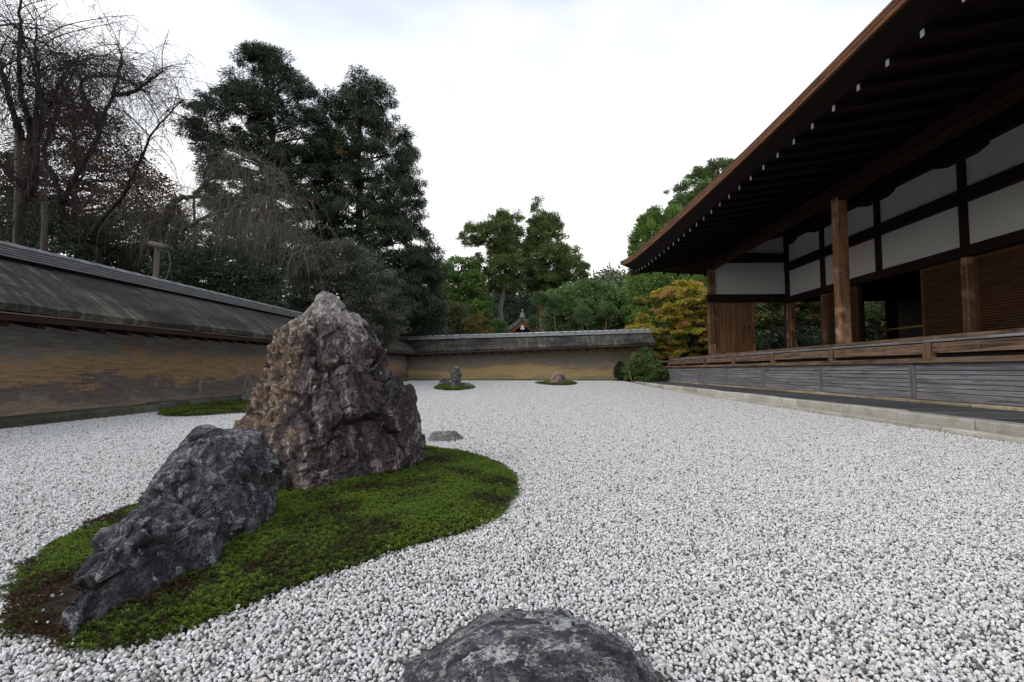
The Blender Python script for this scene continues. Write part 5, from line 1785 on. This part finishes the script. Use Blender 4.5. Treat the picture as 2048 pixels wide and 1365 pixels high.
y1 = 9.6
cherry('tall bare weeping cherry at the frame edge with dark upright stems', (36, 700, y1),
       [([(40, 470, y1), (52, 380, y1), (60, 270, y1), (42, 190, y1), (38, 110, y1), (40, 20, y1), (40, -40, y1)], 0.085, 0.035),
        ([(56, 400, y1), (75, 330, y1 - .2), (70, 240, y1 - .2), (78, 160, y1 - .1), (70, 85, y1), (74, 60, y1)], 0.06, 0.03),
        ([(60, 300, y1), (85, 250, y1), (80, 180, y1 + .2), (62, 120, y1 + .2), (40, 60, y1)], 0.055, 0.015),
        ([(45, 280, y1), (20, 210, y1 - .3), (0, 120, y1 - .4), (-30, 60, y1 - .4)], 0.06, 0.015),
        ([(60, 260, y1), (100, 215, y1 + .3), (120, 170, y1 + .4), (148, 122, y1 + .3), (165, 128, y1 + .3)], 0.045, 0.012),
        ([(50, 380, y1), (0, 330, y1 - .3), (-40, 300, y1 - .4)], 0.06, 0.02)],
       201, 170, 2300, 'twig', 'cherry_dark', None, (11, 0.10), 0.22)
y2 = 12.2
cherry('bare weeping cherry whose twin crooked boughs stand against the sky', (200, 700, y2),
       [([(198, 530, y2), (178, 495, y2), (135, 455, y2), (122, 428, y2), (140, 372, y2), (190, 290, y2), (209, 230, y2), (230, 180, y2), (242, 119, y2), (234, 86, y2)], 0.10, 0.03),
        ([(226, 190, y2), (262, 185, y2 - .2), (295, 164, y2 - .3), (328, 142, y2 - .3)], 0.06, 0.022),
        ([(123, 430, y2), (110, 360, y2 - .2), (90, 300, y2 - .3), (123, 200, y2 - .3), (148, 140, y2 - .4), (162, 128, y2 - .4)], 0.06, 0.025),
        ([(160, 330, y2), (200, 260, y2 + .4), (160, 172, y2 + .4), (201, 152, y2 + .5), (246, 158, y2 + .5), (300, 190, y2 + .5)], 0.06, 0.02),
        ([(170, 480, y2), (240, 400, y2 - .4), (270, 345, y2 - .5), (310, 260, y2 - .5), (370, 200, y2 - .5)], 0.05, 0.01),
        ([(140, 400, y2), (60, 390, y2 - .5), (0, 370, y2 - .6)], 0.05, 0.015)],
       202, 230, 2700, 'twig', 'cherry_dark', None, (10, 0.10), 0.22)
y3 = 13.2
cherry('lichened weeping cherry with a pale curtain of drooping twigs', (262, 700, y3),
       [([(262, 532, y3), (304, 484, y3), (328, 431, y3), (353, 402, y3), (386, 394, y3), (451, 398, y3), (500, 380, y3)], 0.12, 0.03),
        ([(324, 472, y3), (369, 458, y3 - .2), (410, 435, y3 - .3), (460, 418, y3 - .3), (520, 400, y3 - .2), (560, 420, y3 - .1)], 0.06, 0.015),
        ([(386, 394, y3), (430, 350, y3 + .3), (460, 336, y3 + .3), (476, 320, y3 + .3), (513, 318, y3 + .3), (545, 345, y3 + .4)], 0.06, 0.012),
        ([(350, 405, y3), (335, 435, y3), (287, 402, y3 - .3), (263, 349, y3 - .4), (230, 330, y3 - .4)], 0.05, 0.015),
        ([(451, 398, y3), (530, 395, y3 + .1), (580, 430, y3 + .1), (610, 480, y3 + .1)], 0.04, 0.01)],
       203, 170, 1650, 'twig_pale', 'trunk_lich', None, (13, 0.12), 0.26, sub=(8, 0.12, 0.1, 0.08), grav2=0.12)
# a few orange leaves left on the cherries
r_ = np.random.default_rng(5)

# props under the cherries
PR = [(36, 235, 505, 10.2, 0.065, 'thick grey prop post nearest the frame edge'), (88, 380, 515, 10.4, 0.055, 'leaning grey prop post right of the thick one'), (388, 398, 500, 13.0, 0.035, 'slender prop under the lichened bough')]
for px, pt_, pb, yc, rad, lb in PR:
    a, b = at(px, pt_, yc), at(px + 2, pb, yc)
    t = thing('prop_post', (b[0], b[1], 0.0), lb, 'post', 'props under the cherries')
    MB().tube([(b[0], b[1], 0.0), tuple((a + b) / 2), tuple(a)], [rad * 1.1, rad, rad * 0.9], 9).build('pole', M['prop'], t, True)
    MB().tube([(a[0], a[1], a[2] - .25), (a[0], a[1], a[2] - .13)], rad * 1.15, 9).build('binding', M['trunk_red'], t, True)
a, b = at(315, 492, 9.6), at(311, 562, 9.6)
t = thing('prop_post', (b[0], b[1], 0.0), 'short prop post with a log crossbar behind the side wall', 'post', 'props under the cherries')
MB().tube([(b[0], b[1], 0.0), tuple(a)], [0.05, 0.045], 10).build('pole', M['prop'], t, True)
MB().tube([tuple(at(300, 487, 9.7)), tuple(at(333, 495, 9.4))], [0.05, 0.055], 10).build('crossbar', M['prop'], t, True)
w = [tuple(at(px, py, 9.5)) for px, py in ((318, 497), (336, 503), (342, 525), (334, 555), (316, 582))]
MB().tube(w, 0.006, 5).build('tie_rope', M['twig_pale'], t, True)
# pale leafless bush over the wall
b = at(930, 668, 25.6)
t = thing('twiggy_bush', (b[0], b[1], 0.0), 'pale leafless twiggy bush above the end wall', 'bush')
k = 160
d = r_.normal(size=(k, 3)) * np.array([.75, .5, .35]) + np.array([0, 0, 0.9])
st = np.tile(np.array([b[0], b[1], 1.0]), (k, 1)) + r_.normal(0, 0.1, (k, 3))
twig_mesh('stems', twigs(st, d, r_, 8, 0.28, 0.0, jit=0.12), r_.uniform(0.008, 0.018, k), M['twig_pale'], t)['kind'] = 'stuff'

# small white marker stake by the azalea
a, b = at(1264, 757, 21.0), at(1258, 744, 21.0)
a[2] = float(gz(a[0], a[1])) + 0.02
t = MB().tube([tuple(a), tuple(b)], [0.022, 0.018], 8).build('marker_stake', M['cane'])
props(t, 'short pale leaning stake at the foot of the azalea', 'stake')
